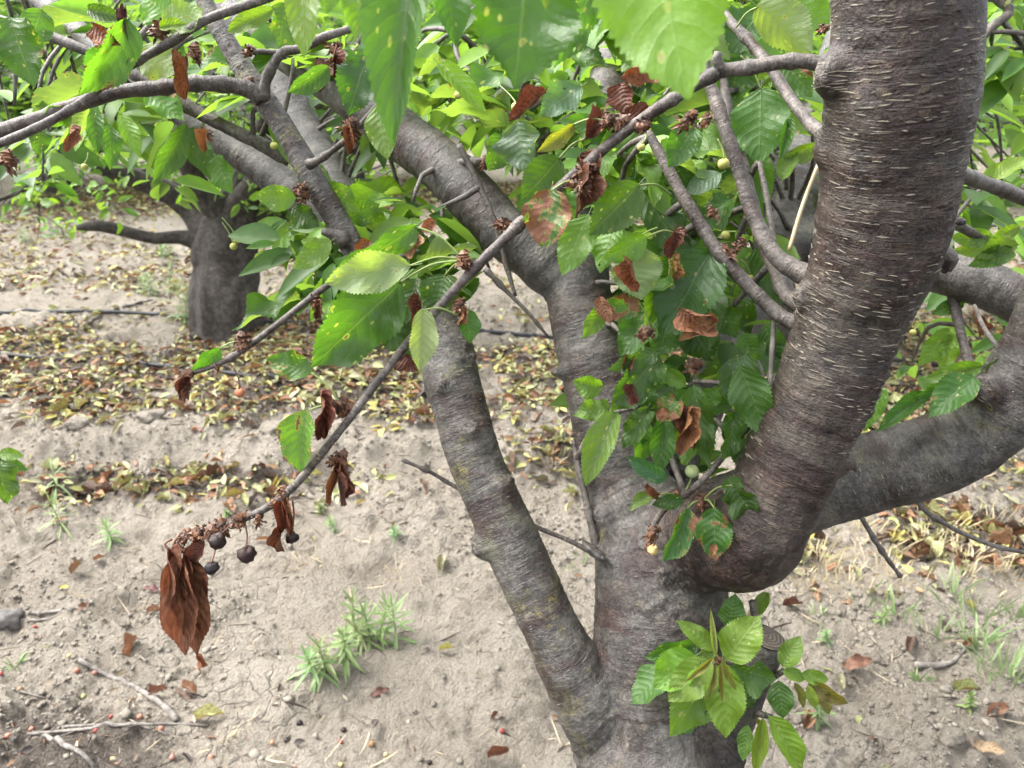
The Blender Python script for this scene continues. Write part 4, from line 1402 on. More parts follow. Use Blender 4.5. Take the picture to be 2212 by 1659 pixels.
# withered leaves
for a in [('A', 384, 1196, 402, 1416, 74, .750, (.25, .092, .058), 6), ('A', 396, 1196, 426, 1416, 66, .760, (.23, .082, .052), 7), ('A', 392, 1192, 446, 1310, 34, .765, BR2, 3), ('A', 366, 1188, 358, 1320, 34, .757, BR2, 1),
          ('A', 440, 1165, 410, 1215, 44, .757, BR2, 2), ('A', 425, 1415, 428, 1448, 16, .757, BR3, 1), ('A', 606, 1085, 604, 1152, 34, .75, BR2, 1), ('A', 600, 1140, 615, 1192, 30, .75, BR2, 3),
          ('A', 618, 1082, 626, 1150, 24, .752, BR3, 4), ('A', 728, 1000, 712, 1094, 24, .748, BR1, 3), ('A', 722, 1005, 736, 1092, 22, .75, BR2, 1), ('A', 690, 845, 700, 950, 34, .747, BR2, 3),
          ('A', 700, 900, 686, 950, 26, .747, BR2, 1), ('A', 905, 640, 912, 720, 30, .765, BR2, 1), ('A', 870, 760, 905, 800, 44, .768, BR2, 0), ('A', 900, 665, 890, 715, 24, .77, BR1, 2),
          ('A', 1255, 330, 1242, 470, 54, .745, (.10, .042, .02), 0), ('A', 1180, 200, 1100, 262, 40, .77, BR2, 0), ('A', 1300, 250, 1262, 300, 44, .74, BR2, 1), ('A', 1340, 180, 1360, 250, 70, .76, BR2, 2),
          ('A', 1405, 130, 1340, 168, 66, .75, BR1, 2), ('A', 1350, 250, 1385, 290, 50, .75, BR2, 4), ('A', 1395, 150, 1440, 180, 50, .76, BR1, 5),
          ('N3', 1366, 565, 1376, 630, 34, .765, BR1, 1), ('N3', 1455, 500, 1445, 560, 38, .79, BR2, 3), ('N3', 1445, 560, 1440, 615, 26, .79, BR3, 1), ('N3', 1295, 640, 1320, 700, 40, .785, BR3, 2),
          ('N3', 1470, 668, 1545, 700, 54, .775, BR3, 4), ('N3', 1550, 690, 1466, 736, 44, .77, BR3, 2), ('K', 1485, 880, 1468, 985, 38, .79, BR1, 3),
          ('K', 1365, 775, 1345, 800, 30, .79, BR2, 1), ('K', 1368, 830, 1376, 870, 26, .79, BR2, 4), ('K', 1490, 885, 1500, 965, 24, .8, BR2, 1), ('K', 1430, 880, 1440, 905, 36, .785, BR1, 2),
          ('K', 1400, 1046, 1420, 1078, 22, .84, BR1, 1), ('C', 405, 130, 400, 215, 34, .885, BR1, 4), ('C', 152, 270, 142, 330, 26, .87, BR3, 3), ('C2', 268, 20, 282, 105, 20, .84, (.05, .025, .022), 3),
          ('C2', 200, 60, 260, 98, 50, .825, BR1, 2), ('C3', 448, 285, 440, 330, 22, 1.05, BR3, 1), ('C6', 755, 280, 752, 335, 26, .89, BR1, 1), ('C4', 725, 110, 712, 165, 26, .905, BR2, 4),
          ('C4', 718, 130, 735, 160, 22, .905, BR2, 3), ('A', 800, 520, 770, 560, 36, .79, BR1, 2), ('A', 900, 505, 850, 530, 34, .78, BR3, 1), ('A', 940, 478, 910, 500, 34, .80, BR3, 2),
          ('H', 408, 808, 400, 870, 26, .82, BR2, 3), ('H', 415, 815, 388, 845, 22, .82, BR2, 1), ('H', 690, 655, 680, 690, 20, .85, BR2, 1), ('A', 1000, 672, 985, 700, 16, .75, BR3, 1),
          ('K', 1545, 1175, 1535, 1200, 20, .81, BR3, 2), ('R6', 2105, 690, 2115, 725, 22, 1.15, BR1, 1)]:
    lf(*a[:7], col=a[7], var=a[8], dry=True, roll=(12 if a[8] == 6 else (-14 if a[8] == 7 else None)))
for a in [(372, 1165, .76, 368, 1192, .757), (384, 1162, .76, 392, 1195, .752), (378, 1163, .76, 408, 1198, .757), (396, 1160, .76, 400, 1192, .76)]:
    tube_obj('leaf_stalk', [catmull([(P(*a[:3]), .0014), ((P(*a[:3]) + P(*a[3:])) * .5 + Vector((-.006, 0, .002)), .0013), (P(*a[3:]), .0016)], .004)], M_STALK, TWIGS['A'], 6)

# ------------------------------------------------------------------ cherries on the tree
def cherry_mesh(name, seed, shrivel=0.0):
    bm = bmesh.new()
    bmesh.ops.create_uvsphere(bm, u_segments=18, v_segments=12, radius=1)
    r = random.Random(seed)
    for v in bm.verts:
        k = 1 - .22 * math.exp(-((v.co.x ** 2 + v.co.y ** 2) / .10)) * (1 if v.co.z > 0 else .25)
        q = np.array([[v.co.x * 2.2, v.co.y * 2.2, v.co.z * 2.2]])
        k *= 1 + shrivel * float(vnoise(q + seed, seed)[0])
        v.co = Vector((v.co.x * k, v.co.y * k, v.co.z * k * .95))
    me = bpy.data.meshes.new(name)
    bm.to_mesh(me)
    bm.free()
    me.materials.append(M_CHERRY)
    me.shade_smooth()
    return me


CH = [cherry_mesh('cherry', 1, .02), cherry_mesh('cherry', 2, .16), cherry_mesh('cherry', 3, .28)]


def cherry(x, y, d, rp, col, blot, stem, var=0, dry=False, label=None):
    c = P(x, y, d)
    R = rp / FD * d
    o = bpy.data.objects.new('cherry', CH[var])
    o.color = (*col, blot)
    m = Matrix.Translation(c) @ Matrix.Rotation(random.random() * 6, 4, 'Z') @ Matrix.Rotation(random.uniform(-.3, .3), 4, 'X') @ Matrix.Scale(R, 4)
    link(o, TREE, m)
    if label:
        o['label'] = label
    q = P(*stem)
    tube_obj('stalk', [catmull([(q, .0009), ((q + c) * .5 + Vector((.002, 0, .002)), .0008), (c + Vector((0, 0, R * .75)), .0010)], .004)], M_STALK if dry else M_PET, o, 5)


BLK = (.020, .011, .010)
cherry(470, 1168, .748, 18, BLK, .2, (500, 1128, .757), 2, True, 'black shrivelled cherry close under the bare twig')
cherry(458, 1226, .742, 15, (.014, .010, .012), 0, (466, 1150, .757), 1, True, 'lowest black dried cherry on a long stalk')
cherry(533, 1197, .752, 19, (.028, .014, .012), .3, (527, 1122, .757), 2, True, 'largest black dried cherry under the twig')
cherry(630, 1161, .752, 14, BLK, 0, (632, 1080, .752), 2, True, 'black dried cherry on straight dark stalk by brown leaf')
cherry(518, 848, .82, 11, (.45, .16, .08), 1, (505, 795, .82), 0, True, 'pink cherry with a dark scar on thin twig')
cherry(1495, 1018, .84, 15, (.30, .36, .16), .35, (1480, 1062, .85), 0)
cherry(1411, 1187, .85, 12, (.62, .47, .20), 1, (1410, 1150, .858), 1, True)
for x, y, d, r_, s in [(1115, 231, .95, 12, (1080, 185, .97)), (1085, 353, .99, 10, (1052, 348, 1.01)), (1563, 354, .80, 14, (1550, 300, .8)), (1567, 508, .83, 11, (1590, 500, .82)),
                       (512, 518, 1.3, 9, (480, 470, 1.3)), (505, 532, 1.3, 9, (480, 480, 1.3)), (1972, 718, 1.15, 8, (1985, 700, 1.16)), (2170, 8, 1.2, 12, (2160, -20, 1.2)), (592, 315, 1.05, 9, (575, 290, 1.06)),
                       (1385, 318, .80, 10, (1395, 290, .81)), (1620, 600, .84, 8, (1600, 560, .83)), (990, 205, .95, 10, (975, 180, .96)), (183, 360, 1.2, 8, (190, 330, 1.2))]:
    cherry(x, y, d, r_ * .92, (.40, .40, .11), .25, s, 0)

# ================================================================== massed leaves
def leaf_template(ts):
    hw = [float(np.interp(t, OUT_T, OUT_W)) * .5 for t in ts]
    V, F = [], []
    n = len(ts)
    for i, t in enumerate(ts):
        V.append((0, t, -.16 * t * t + .0))
    L, R = {}, {}
    for i in range(1, n - 1):
        L[i] = len(V)
        V.append((-hw[i], ts[i], -.16 * ts[i] ** 2 + .28 * hw[i]))
    for i in range(1, n - 1):
        R[i] = len(V)
        V.append((hw[i], ts[i], -.16 * ts[i] ** 2 + .28 * hw[i]))
    T3, T4 = [(0, 1, L[1]), (0, R[1], 1), (n - 1, L[n - 2], n - 2), (n - 1, n - 2, R[n - 2])], []
    for i in range(1, n - 2):
        T4 += [(i, i + 1, L[i + 1], L[i]), (i, R[i], R[i + 1], i + 1)]
    return np.array(V), np.array(T3), np.array(T4)


TPL_HI = leaf_template([0, .1, .28, .5, .72, .88, 1])
TPL_LO = leaf_template([0, .25, .62, 1])


def unit(a):
    return a / np.maximum(np.linalg.norm(a, axis=1, keepdims=True), 1e-9)


def mass_mesh(name, A, Y, N, L, Wd, C, mat, tpl, bend=None):
    """A base points, Y directions, N rough normals, L lengths, Wd widths, C colours"""
    tv, t3, t4 = tpl
    n = len(A)
    Y = unit(Y)
    Z = unit(N - Y * (N * Y).sum(1, keepdims=True))
    X = np.cross(Y, Z)
    b = np.ones(n) if bend is None else bend
    V = (A[:, None, :] + tv[None, :, 0:1] * (X * Wd[:, None])[:, None, :] + tv[None, :, 1:2] * (Y * L[:, None])[:, None, :]
         + tv[None, :, 2:3] * (Z * (.5 * (L + Wd) * b)[:, None])[:, None, :]).reshape(-1, 3)
    off = (np.arange(n) * len(tv))[:, None, None]
    me = np_mesh(name, V, [(t3[None] + off).reshape(-1, 3), (t4[None] + off).reshape(-1, 4)], mat)
    a = me.attributes.new('leafcol', 'FLOAT_COLOR', 'POINT')
    cc = np.ones((n, len(tv), 4), np.float32)
    cc[:, :, :3] = C[:, None, :]
    a.data.foreach_set('color', cc.ravel())
    return me


GREENS = np.array([COLS['mid'], COLS['bright'], COLS['dark'], COLS['mid'], COLS['bright'], COLS['gloss'], COLS['young'], COLS['lime']])

# keep-clear capsules: wood of the near tree that the photograph shows uncovered: x0,y0,x1,y1,radius,depth
KEEP = [(880, 300, 1130, 520, 66, 1.12), (560, 200, 745, 490, 34, 1.02), (470, 300, 640, 425, 40, 1.25), (1240, 600, 1330, 1000, 62, 1.05), (980, 760, 1230, 1430, 90, 1.0), (1420, 1250, 1420, 1659, 190, 1.0),
        (1960, -50, 1900, 560, 185, .85), (1900, 560, 1700, 1180, 150, .88), (1760, 1060, 2212, 960, 110, 1.05), (1540, 160, 900, 720, 16, .78), (900, 720, 420, 1160, 20, .78), (540, 185, 0, 290, 20, .93),
        (1525, 160, 1620, 450, 22, .86), (1620, 450, 1720, 590, 24, .86), (1400, 290, 1700, 690, 22, .84), (2040, 580, 2212, 660, 55, 1.25), (1710, 330, 1710, 480, 50, 1.45), (1200, 580, 1300, 580, 50, 1.08),
        (1570, 40, 1760, 280, 16, .88), (700, 190, 860, 290, 30, 1.1), (600, 150, 720, 380, 26, 1.6), (2075, 380, 2212, 430, 20, 1.0), (0, 300, 580, 0, 12, .9), (1110, 640, 1110, 760, 80, 3.0)]


def blocked(p):
    x, y, d = proj(p)
    for x0, y0, x1, y1, r, kd in KEEP:
        if d > kd:
            continue
        dx, dy = x1 - x0, y1 - y0
        t = max(0, min(1, ((x - x0) * dx + (y - y0) * dy) / (dx * dx + dy * dy + 1e-9)))
        if math.hypot(x - x0 - t * dx, y - y0 - t * dy) < r:
            return True
    return False


def fill_main_tree():
    r = random.Random(77)
    spine = np.array([list(s[0]) for s in SPINE])
    regions = [((1130, 20, 1760, 540), (.88, 1.5), 62), ((0, -20, 640, 330), (1.05, 2.0), 32), ((620, -20, 1180, 290), (1.0, 1.7), 40), ((1330, 560, 1700, 1010), (.88, 1.10), 26),
               ((2070, -20, 2260, 640), (1.2, 2.2), 26), ((640, 380, 1010, 620), (.95, 1.25), 24), ((0, 250, 520, 400), (1.4, 2.2), 12), ((1960, 600, 2212, 800), (1.3, 1.7), 5),
               ((860, 560, 1120, 640), (1.0, 1.2), 5), ((1500, 250, 1760, 480), (.95, 1.4), 14)]
    cands = []
    nsh = 0
    for (x0, y0, x1, y1), (d0, d1), n in regions:
        for _ in range(n):
            for tries in range(12):
                x, y, d = r.uniform(x0, x1), r.uniform(y0, y1), r.uniform(d0, d1)
                p = P(x, y, d)
                if not blocked(p):
                    break
            else:
                continue
            k = np.argsort(np.linalg.norm(spine - np.array(p), axis=1))[:6]
            k = r.choice(list(k[:3]))
            sp, sr, spar = SPINE[k]
            dv = p - sp
            if dv.length > 0.75:
                sp = p - dv.normalized() * r.uniform(.35, .6)
                kk = np.argmin(np.linalg.norm(spine - np.array(sp), axis=1))
                sp = SPINE[kk][0]
                dv = p - sp
            mid = sp + dv * .5 + Vector((r.uniform(-.04, .04), r.uniform(-.04, .04), r.uniform(.0, .06))) * (dv.length / .3)
            path = catmull([(sp, .0045), (mid, .0035), (p, .0022)], .03)
            shoot = tube_obj('shoot', [path], M_TWIG, TREE, 6, .08, nsh, .5, .4)
            nsh += 1
            for c in ([p] if r.random() < .45 else [p, mid]):
                for q in range(r.randint(4, 8)):
                    az = r.uniform(0, 6.283)
                    dr = Vector((math.cos(az), math.sin(az), r.uniform(-1.0, .35))).normalized()
                    a = c + dr * r.uniform(.012, .04)
                    L = .042 + .07 * r.random() ** 1.2
                    nr = Vector((r.gauss(0, .55), r.gauss(0, .55) - .25, 1)).normalized()
                    b = a + dr * L
                    if blocked(b) or blocked(a) or blocked((a + b) * .5):
                        continue
                    dep = proj(a)[2]
                    if dep < .5:
                        continue
                    cands.append((L / dep, a, b, L * r.uniform(.30, .47), nr, r.randrange(8), shoot, dr))
    cands.sort(key=lambda t: -t[0])
    nind = max(0, 300 - NLEAF[0] + 55)
    for i, (sz, a, b, w, nr, ci, shoot, dr) in enumerate(cands[:nind]):
        c = GREENS[ci] * r.uniform(.8, 1.25)
        add_leaf(CRUMP[r.randrange(3)] if r.random() < .3 else LEAVES[r.randrange(12)], leaf_matrix(a, b, w, nr), tuple(c), shoot, r.choice([0, 0, 0, .1, .3]))
    rest = cands[nind:]
    if rest:
        A = np.array([list(t[1]) for t in rest])
        B = np.array([list(t[2]) for t in rest])
        N = np.array([list(t[4]) for t in rest])
        C = np.array([GREENS[t[5]] * r.uniform(.75, 1.3) for t in rest])
        me = mass_mesh('foliage', A, B - A, N, np.linalg.norm(B - A, axis=1), np.array([t[3] for t in rest]), C, M_MASS, TPL_HI)
        o = link(bpy.data.objects.new('foliage', me), TREE)
        o['kind'] = 'stuff'
    print('main tree leaves: by hand', NLEAF[0], 'grown', len(cands))


fill_main_tree()

# ================================================================== TREES BEHIND
FAR_LEAF = leaf_mesh('leaf', M_LEAF, 501, .3, .5, .06, .1, 0, nv=8, nu=1, teeth=0)
FAR_LEAF2 = leaf_mesh('leaf', M_LEAF, 502, .5, .3, .06, -.2, 0, nv=8, nu=1, teeth=0)


def far_tree(name, base, seed, label, group, trunk_pts, scaffolds, n_lat=7, n_tw=5, leaf_L=(.06, .11), per=9, n_ind=0, zmin=.55, lat_len=(.45, .95), tw_len=(.22, .5), tpl=TPL_LO, clear=None, drop=0.0):
    r = random.Random(seed)
    root = thing(name, base, label, 'tree', group)
    tp_ = catmull(trunk_pts, .02)
    v_, f_, l_ = tube(tp_, 48, 0, 0)
    v_, l_ = np.array([list(q) for q in v_]), np.array(l_)
    cen = np.repeat(np.array([list(q[0]) for q in tp_]), 48, 0)
    out_ = unit(v_ - cen)
    rid = fbm(np.stack([l_[:, 0] * 26, l_[:, 1] * 26, l_[:, 2] * 5], 1), 3, seed)
    big = fbm(np.stack([l_[:, 0] * 7, l_[:, 1] * 7, l_[:, 2] * 4], 1), 2, seed + 9)
    v_ = v_ + out_ * (.020 * rid + .018 * big)[:, None]
    mesh_obj('trunk', [Vector(q) for q in v_], f_, M_OLDBARK, root, attrs={'limb_co': ('FLOAT_VECTOR', l_), 'tint': ('FLOAT', [.2] * len(v_)), 'moss': ('FLOAT', [0.0] * len(v_))})
    twigs, LA, LD = [], [], []

    def grow(start, d, length, r0, n, droop, jit):
        p, path = start.copy(), [(start.copy(), r0)]
        d = d.normalized()
        for i in range(n):
            d = (d + Vector((r.gauss(0, jit), r.gauss(0, jit), r.gauss(0, jit) + droop))).normalized()
            p = p + d * (length / n)
            path.append((p.copy(), r0 * (1 - .75 * (i + 1) / n)))
        return path
    for sc in scaffolds:
        if isinstance(sc, list):
            path = catmull(sc, .12)
        else:
            az, el, ln, rad, start = sc
            path = grow(start, Vector((math.cos(az) * math.cos(el), math.sin(az) * math.cos(el), math.sin(el))), ln, rad, 8, .05, .10)
        tube_obj('limb', [catmull(path, .08)], M_OLDBARK, root, 9, .06, seed + len(twigs), .2, .2)
        for k in range(n_lat):
            t = r.uniform(.18, 1.0)
            i = min(int(t * (len(path) - 1)), len(path) - 2)
            c, rad = path[i]
            az = r.uniform(0, 6.283)
            lp = grow(c, Vector((math.cos(az), math.sin(az), r.uniform(-.35, .7))), r.uniform(*lat_len), max(.006, min(.018, rad * .5)), 6, r.uniform(-.14, .04), .16)
            twigs.append(lp)
            for q in range(n_tw):
                j = r.randrange(1, len(lp))
                az = r.uniform(0, 6.283)
                tp = grow(lp[j][0], Vector((math.cos(az), math.sin(az), r.uniform(-.6, .5))), r.uniform(*tw_len), .005, 4, r.uniform(-.25, .02), .18)
                twigs.append(tp)
                for _ in range(per):
                    m = r.randrange(1, len(tp))
                    c0, c1 = tp[m - 1][0], tp[m][0]
                    cc = c0.lerp(c1, r.random())
                    az = r.uniform(0, 6.283)
                    d = Vector((math.cos(az), math.sin(az), r.uniform(-1.1, .3))).normalized()
                    a = cc + d * r.uniform(.015, .05)
                    if a.z < zmin + .25 * vnoise(np.array([[a.x * 2, a.y * 2, 0.]]), seed)[0]:
                        continue
                    if clear and clear(a):
                        continue
                    LA.append(list(a))
                    LD.append(list(d))
    V, F, LC = [], [], []
    for k, p in enumerate(twigs):
        if min(c.z for c, _ in p) < zmin - .25:
            continue
        if clear and any(clear(c) for c, _ in p):
            continue
        v, f, l = tube(p, 5, .05, k, False, len(V))
        V += v
        F += f
        LC += l
    o = mesh_obj('twigs', V, F, M_OLDBARK, root, attrs={'limb_co': ('FLOAT_VECTOR', LC), 'tint': ('FLOAT', [.2] * len(V)), 'moss': ('FLOAT', [0] * len(V))})
    o['kind'] = 'stuff'
    A, D = np.array(LA), np.array(LD)
    n = len(A)
    rg = np.random.default_rng(seed)
    N = np.stack([rg.normal(0, .9, n), rg.normal(0, .9, n) - .2, np.ones(n)], 1)
    L = rg.uniform(leaf_L[0], leaf_L[1], n)
    Wd = L * rg.uniform(.34, .52, n)
    C = GREENS[rg.choice(8, n, p=[.16, .2, .06, .14, .18, .06, .12, .08])] * rg.uniform(.85, 1.45, (n, 1))
    ind = np.zeros(n, bool)
    if n_ind:
        x, y, d = proj_np(A)
        vis = (x > -40) & (x < 2260) & (y > -40) & (y < 1700)
        sz = np.where(vis, L / d, 0)
        ind[np.argsort(-sz)[:n_ind]] = True
        for i in np.where(ind)[0]:
            a = Vector(A[i])
            b = a + Vector(D[i]) * L[i]
            add_leaf(FAR_LEAF if i % 2 else FAR_LEAF2, leaf_matrix(a, b, Wd[i], Vector(N[i])), tuple(C[i]), root, 0)
    m = ~ind
    me = mass_mesh('crown', A[m], D[m], N[m], L[m], Wd[m], C[m], M_MASS, tpl)
    c = link(bpy.data.objects.new('crown', me), root)
    c['kind'] = 'stuff'
    print(name, label[:40], 'leaves', n)
    return root


def off(p, x, y, z):
    return Vector((p.x + x, p.y + y, p.z + z))


def qx(x, y, d, w):
    return (P(x, y, d), .5 * w / FD * d)


# the tree seen at the left in the next row
tb = ground_pt(490, 712)
td = proj(tb)[2]


def clear_left(p):
    x, y, d = proj(p)
    return (395 < x < 600 and y > 470) or (640 < x < 1250 and y > 470) or (y > 540) or (vnoise(np.array([[p.x * 3, p.y * 3, p.z * 3]]), 5)[0] < -.30 and y > 260)


far_tree('cherry_tree', tb, 901, 'old cherry tree with thick dark trunk standing left in the row behind', 'cherry trees of the rows behind',
         [(off(tb, 0.0, 0, -.06), .215), (off(tb, 0, 0, .025), .180), (off(tb, -.003, 0, .12), .156), qx(484, 600, td, 132), qx(482, 550, td, 132), qx(490, 505, td, 124), qx(508, 462, td, 96), qx(524, 415, td, 76), qx(534, 360, td, 62), qx(527, 290, td + .1, 50), qx(500, 200, td + .2, 40), qx(480, 40, td + .3, 30)],
         [[qx(470, 545, td, 80), qx(430, 522, td - .02, 44), qx(385, 512, td - .05, 30), qx(335, 515, td - .1, 26), qx(270, 500, td - .15, 24), qx(215, 487, td - .2, 26), qx(165, 492, td - .22, 12)],
          [qx(538, 380, td, 50), qx(560, 300, td - .1, 40), qx(590, 200, td - .2, 32), qx(600, 40, td - .2, 24)],
          [qx(530, 480, td, 44), qx(570, 470, td + .05, 34), qx(620, 466, td + .1, 28), qx(700, 450, td + .2, 22), qx(800, 400, td + .3, 16)],
          [qx(470, 520, td, 90), qx(405, 445, td, 56), qx(330, 400, td - .1, 44), qx(220, 360, td - .2, 38), qx(90, 310, td - .3, 30), qx(-60, 250, td - .4, 22)],
          [qx(490, 490, td, 70), qx(430, 400, td - .2, 46), qx(380, 300, td - .4, 36), qx(340, 180, td - .6, 28), qx(300, 60, td - .7, 20)],
          [qx(480, 490, td, 60), qx(560, 380, td - .2, 44), qx(640, 280, td - .4, 34), qx(740, 150, td - .6, 26), qx(820, 30, td - .7, 18)]],
         n_lat=12, n_tw=6, per=9, n_ind=300, zmin=.60, leaf_L=(.045, .085), clear=clear_left, tpl=TPL_HI, tw_len=(.2, .42))
# drooping low shoots with leaves and little cherries in front of that trunk (same look as in the photograph)
t2 = ground_pt(1640, 742)
d2 = proj(t2)[2]


def clear_mid(p):
    x, y, d = proj(p)
    return (640 < x < 1250 and y > 440) or y > 720 or (x > 1940 and y > 600) or (x < 1500 and y > 560)


far_tree('cherry_tree', t2, 902, 'cherry tree half hidden behind the near leaning limb and its leaves', 'cherry trees of the rows behind',
         [(off(t2, 0, 0, -.06), .17), (off(t2, 0, 0, .1), .14), (off(t2, .02, 0, .45), .12), (off(t2, .0, 0, .7), .10)],
         [(a, e, 1.7, .055, off(t2, 0, 0, .6)) for a, e in ((.2, .6), (1.5, .7), (2.7, .6), (3.9, .8), (5.2, .6))], n_lat=12, n_tw=6, per=10, n_ind=250, zmin=.62, clear=clear_mid)
t3 = Vector((3.75, 4.2, gz(3.75, 4.2)))
far_tree('cherry_tree', t3, 903, 'bright green cherry tree crown behind the thick limb at the right edge', 'cherry trees of the rows behind',
         [(off(t3, 0, 0, -.06), .17), (off(t3, 0, 0, .1), .14), (off(t3, -.04, 0, .5), .12), (off(t3, -.05, 0, .75), .10)],
         [(a, e, 1.8, .055, off(t3, -.04, 0, .65)) for a, e in ((.4, .7), (1.7, .7), (2.9, .45), (3.4, .75), (4.3, .6), (5.4, .7))], n_lat=12, n_tw=6, per=10, n_ind=200, zmin=.75)

# further rows: one kind of tree, copied
protoB = Vector((-1.7, 8.3, gz(-1.7, 8.3)))
proto = far_tree('cherry_tree', protoB, 904, 'cherry tree in the second row back just left of the middle', 'cherry trees of the far rows',
                 [(off(protoB, 0, 0, -.1), .19), (off(protoB, 0, 0, .1), .16), (off(protoB, .03, 0, .45), .13), (off(protoB, .02, 0, .75), .11)],
                 [(a, e, 2.1, .06, off(protoB, 0, 0, .65)) for a, e in ((.1, .5), (1.2, .75), (2.3, .55), (3.3, .5), (4.2, .7), (5.3, .6))], n_lat=15, n_tw=8, per=9, n_ind=0, zmin=.45, leaf_L=(.09, .14), lat_len=(.5, 1.1))
SPOTS = [(-4.6, 8.0, 'cherry tree in the second row back near the left edge'), (1.3, 8.5, 'cherry tree in the second row back just right of the middle'),
         (4.2, 8.1, 'cherry tree in the second row back behind the thick limb'), (7.2, 8.6, 'cherry tree in the second row back at the far right'),
         (-7.5, 8.5, 'cherry tree in the second row back at the far left'), (-9.5, 12.8, 'cherry tree in the third row back at the far left'), (-6, 13.0, 'cherry tree in the third row back left of the middle gap'),
         (-2.8, 12.6, 'cherry tree in the third row back behind the grey limbs'), (.3, 13.1, 'cherry tree in the third row back straight ahead'), (3.4, 12.7, 'cherry tree in the third row back right of straight ahead'),
         (6.6, 13.0, 'cherry tree in the third row back behind the thick limb'), (9.8, 12.8, 'cherry tree in the third row back at the far right')]
SPOTS += [(-13 + 3.7 * k, 17.5 + .5 * (k % 2), 'far cherry tree number %s from the left in the hazy last row' % w) for k, w in enumerate(('one', 'two', 'three', 'four', 'five', 'six', 'seven', 'eight'))]
for k, (x, y, lab) in enumerate(SPOTS):
    c = proto.copy()
    COL.objects.link(c)
    c['label'] = lab
    s = 1.0 + .12 * math.sin(k * 2.3) + (.15 if y > 12 else 0)
    m = Matrix.Translation((x, y, gz(x, y))) @ Matrix.Rotation(k * 1.37, 4, 'Z') @ Matrix.Scale(s, 4)
    c.matrix_basis = m
    for ch in proto.children:
        q = ch.copy()
        COL.objects.link(q)
        q.parent = c
        q.matrix_parent_inverse = MW[proto.name].inverted()

# ================================================================== ON THE GROUND
def on_ground(x, y, dz=0.0):
    return Vector((x, y, gz(x, y) + dz))


LIT = np.array([(.23, .105, .042), (.19, .085, .036), (.26, .13, .05), (.10, .058, .036), (.30, .17, .075), (.32, .33, .13), (.27, .30, .10), (.34, .34, .09), (.42, .37, .07), (.28, .28, .15), (.12, .10, .085)])
LITNAME = ['brown', 'brown', 'brown', 'dark brown', 'tan', 'pale green', 'pale green', 'yellow green', 'yellow', 'pale green', 'grey brown']
LITP = np.array([.08, .07, .06, .13, .06, .14, .17, .12, .06, .14, .07])
LITP = LITP / LITP.sum()


HEADS = ['right', 'back right', 'back', 'back left', 'left', 'front left', 'forward', 'front right']


def zone_of(x, y):
    if y > 1300:
        return 'on soil with fallen cherries' if x < 700 else ('on soil beside the trunk' if x < 1300 else 'on soil at lower right')
    if y > 1100:
        return 'in dry grass at right' if x > 1500 else ('near the left weed seedlings' if x < 350 else 'near the twig tip')
    if y > 960:
        return 'near the tall left weed' if x < 300 else ('behind the twig tip' if x < 700 else ('left of the slanting limb' if x < 1050 else ('beside the trunk' if x < 1500 else 'below the curved limb')))
    if x < 250:
        return 'near the hoses at left'
    if x < 420:
        return 'left of the background trunk'
    if x < 640:
        return 'before the background trunk'
    if x < 1000:
        return 'behind the slanting limb'
    return 'between slanting limb and trunk' if x < 1260 else 'behind the curved right limb'


def fallen_leaves():
    n = 170000
    X = RNG.uniform(-4.6, 4.6, n)
    Y = RNG.uniform(1.0, 8.5, n)
    H = ground_h(X, Y)
    p = np.stack([X, Y, H], 1)
    sx, sy, d = proj_np(p)
    den = litter_density(sx, sy)
    keep = (RNG.random(n) < den * .95) & (sx > -150) & (sx < 2360) & (sy < 1750) & (sy > 200)
    p, sx, sy, d = p[keep], sx[keep], sy[keep], d[keep]
    n = len(p)
    L = .026 + .046 * RNG.random(n) ** 1.4
    size = L / d * ((sx > 0) & (sx < 2212) & (sy < 1659))
    order = np.argsort(-size)
    ci = RNG.choice(len(LIT), n, p=LITP)
    az = RNG.uniform(0, 6.283, n)
    zz = np.clip(RNG.normal(0, .22, n), -.25, .6)
    D = np.stack([np.cos(az), np.sin(az), zz], 1)
    N = np.stack([RNG.normal(0, .5, n), RNG.normal(0, .5, n), np.ones(n)], 1)
    C = LIT[ci] * RNG.uniform(.6, 1.25, (n, 1))
    C = C * .82 + C.mean(1, keepdims=True) * .18
    Wd = L * RNG.uniform(.26, .5, n)
    p[:, 2] += .004 + RNG.random(n) * .010
    same = {}
    for i in order[:300]:
        a = Vector(p[i])
        m = leaf_matrix(a, a + Vector(unit(D[i:i + 1])[0]) * L[i], Wd[i], Vector(N[i]))
        o = add_leaf(FALLEN[int(RNG.integers(0, 6))], m, tuple(C[i]), None, 0, 'fallen_leaf')
        lab = '%s %s fallen leaf pointing %s %s' % ('small' if L[i] < .052 else 'large', LITNAME[ci[i]], HEADS[int(((az[i] + .39) % 6.283) / .7854) % 8], zone_of(sx[i], sy[i]))
        same.setdefault(lab, []).append((sx[i], o))
    words = ['leftmost', 'second from left', 'third from left', 'fourth from left', 'fifth from left', 'sixth from left', 'seventh from left', 'eighth from left', 'ninth from left', 'tenth from left']
    for lab, lst in same.items():
        lst.sort(key=lambda t: t[0])
        for k, (_, o) in enumerate(lst):
            tag(o, lab if len(lst) == 1 else '%s, %s' % (lab, words[min(k, 9)]), 'fallen leaf', 'leaves fallen on the soil')
    m = order[300:]
    me = mass_mesh('leaf_litter', p[m], D[m], N[m], L[m], Wd[m], C[m], M_LITTER, TPL_HI, bend=RNG.uniform(.3, 3.0, len(m)))
    o = link(bpy.data.objects.new('leaf_litter', me))
    tag(o, 'mixed brown and yellow leaf litter strewn over the orchard soil', 'leaf litter', kind='stuff')
    print('fallen leaves', n)


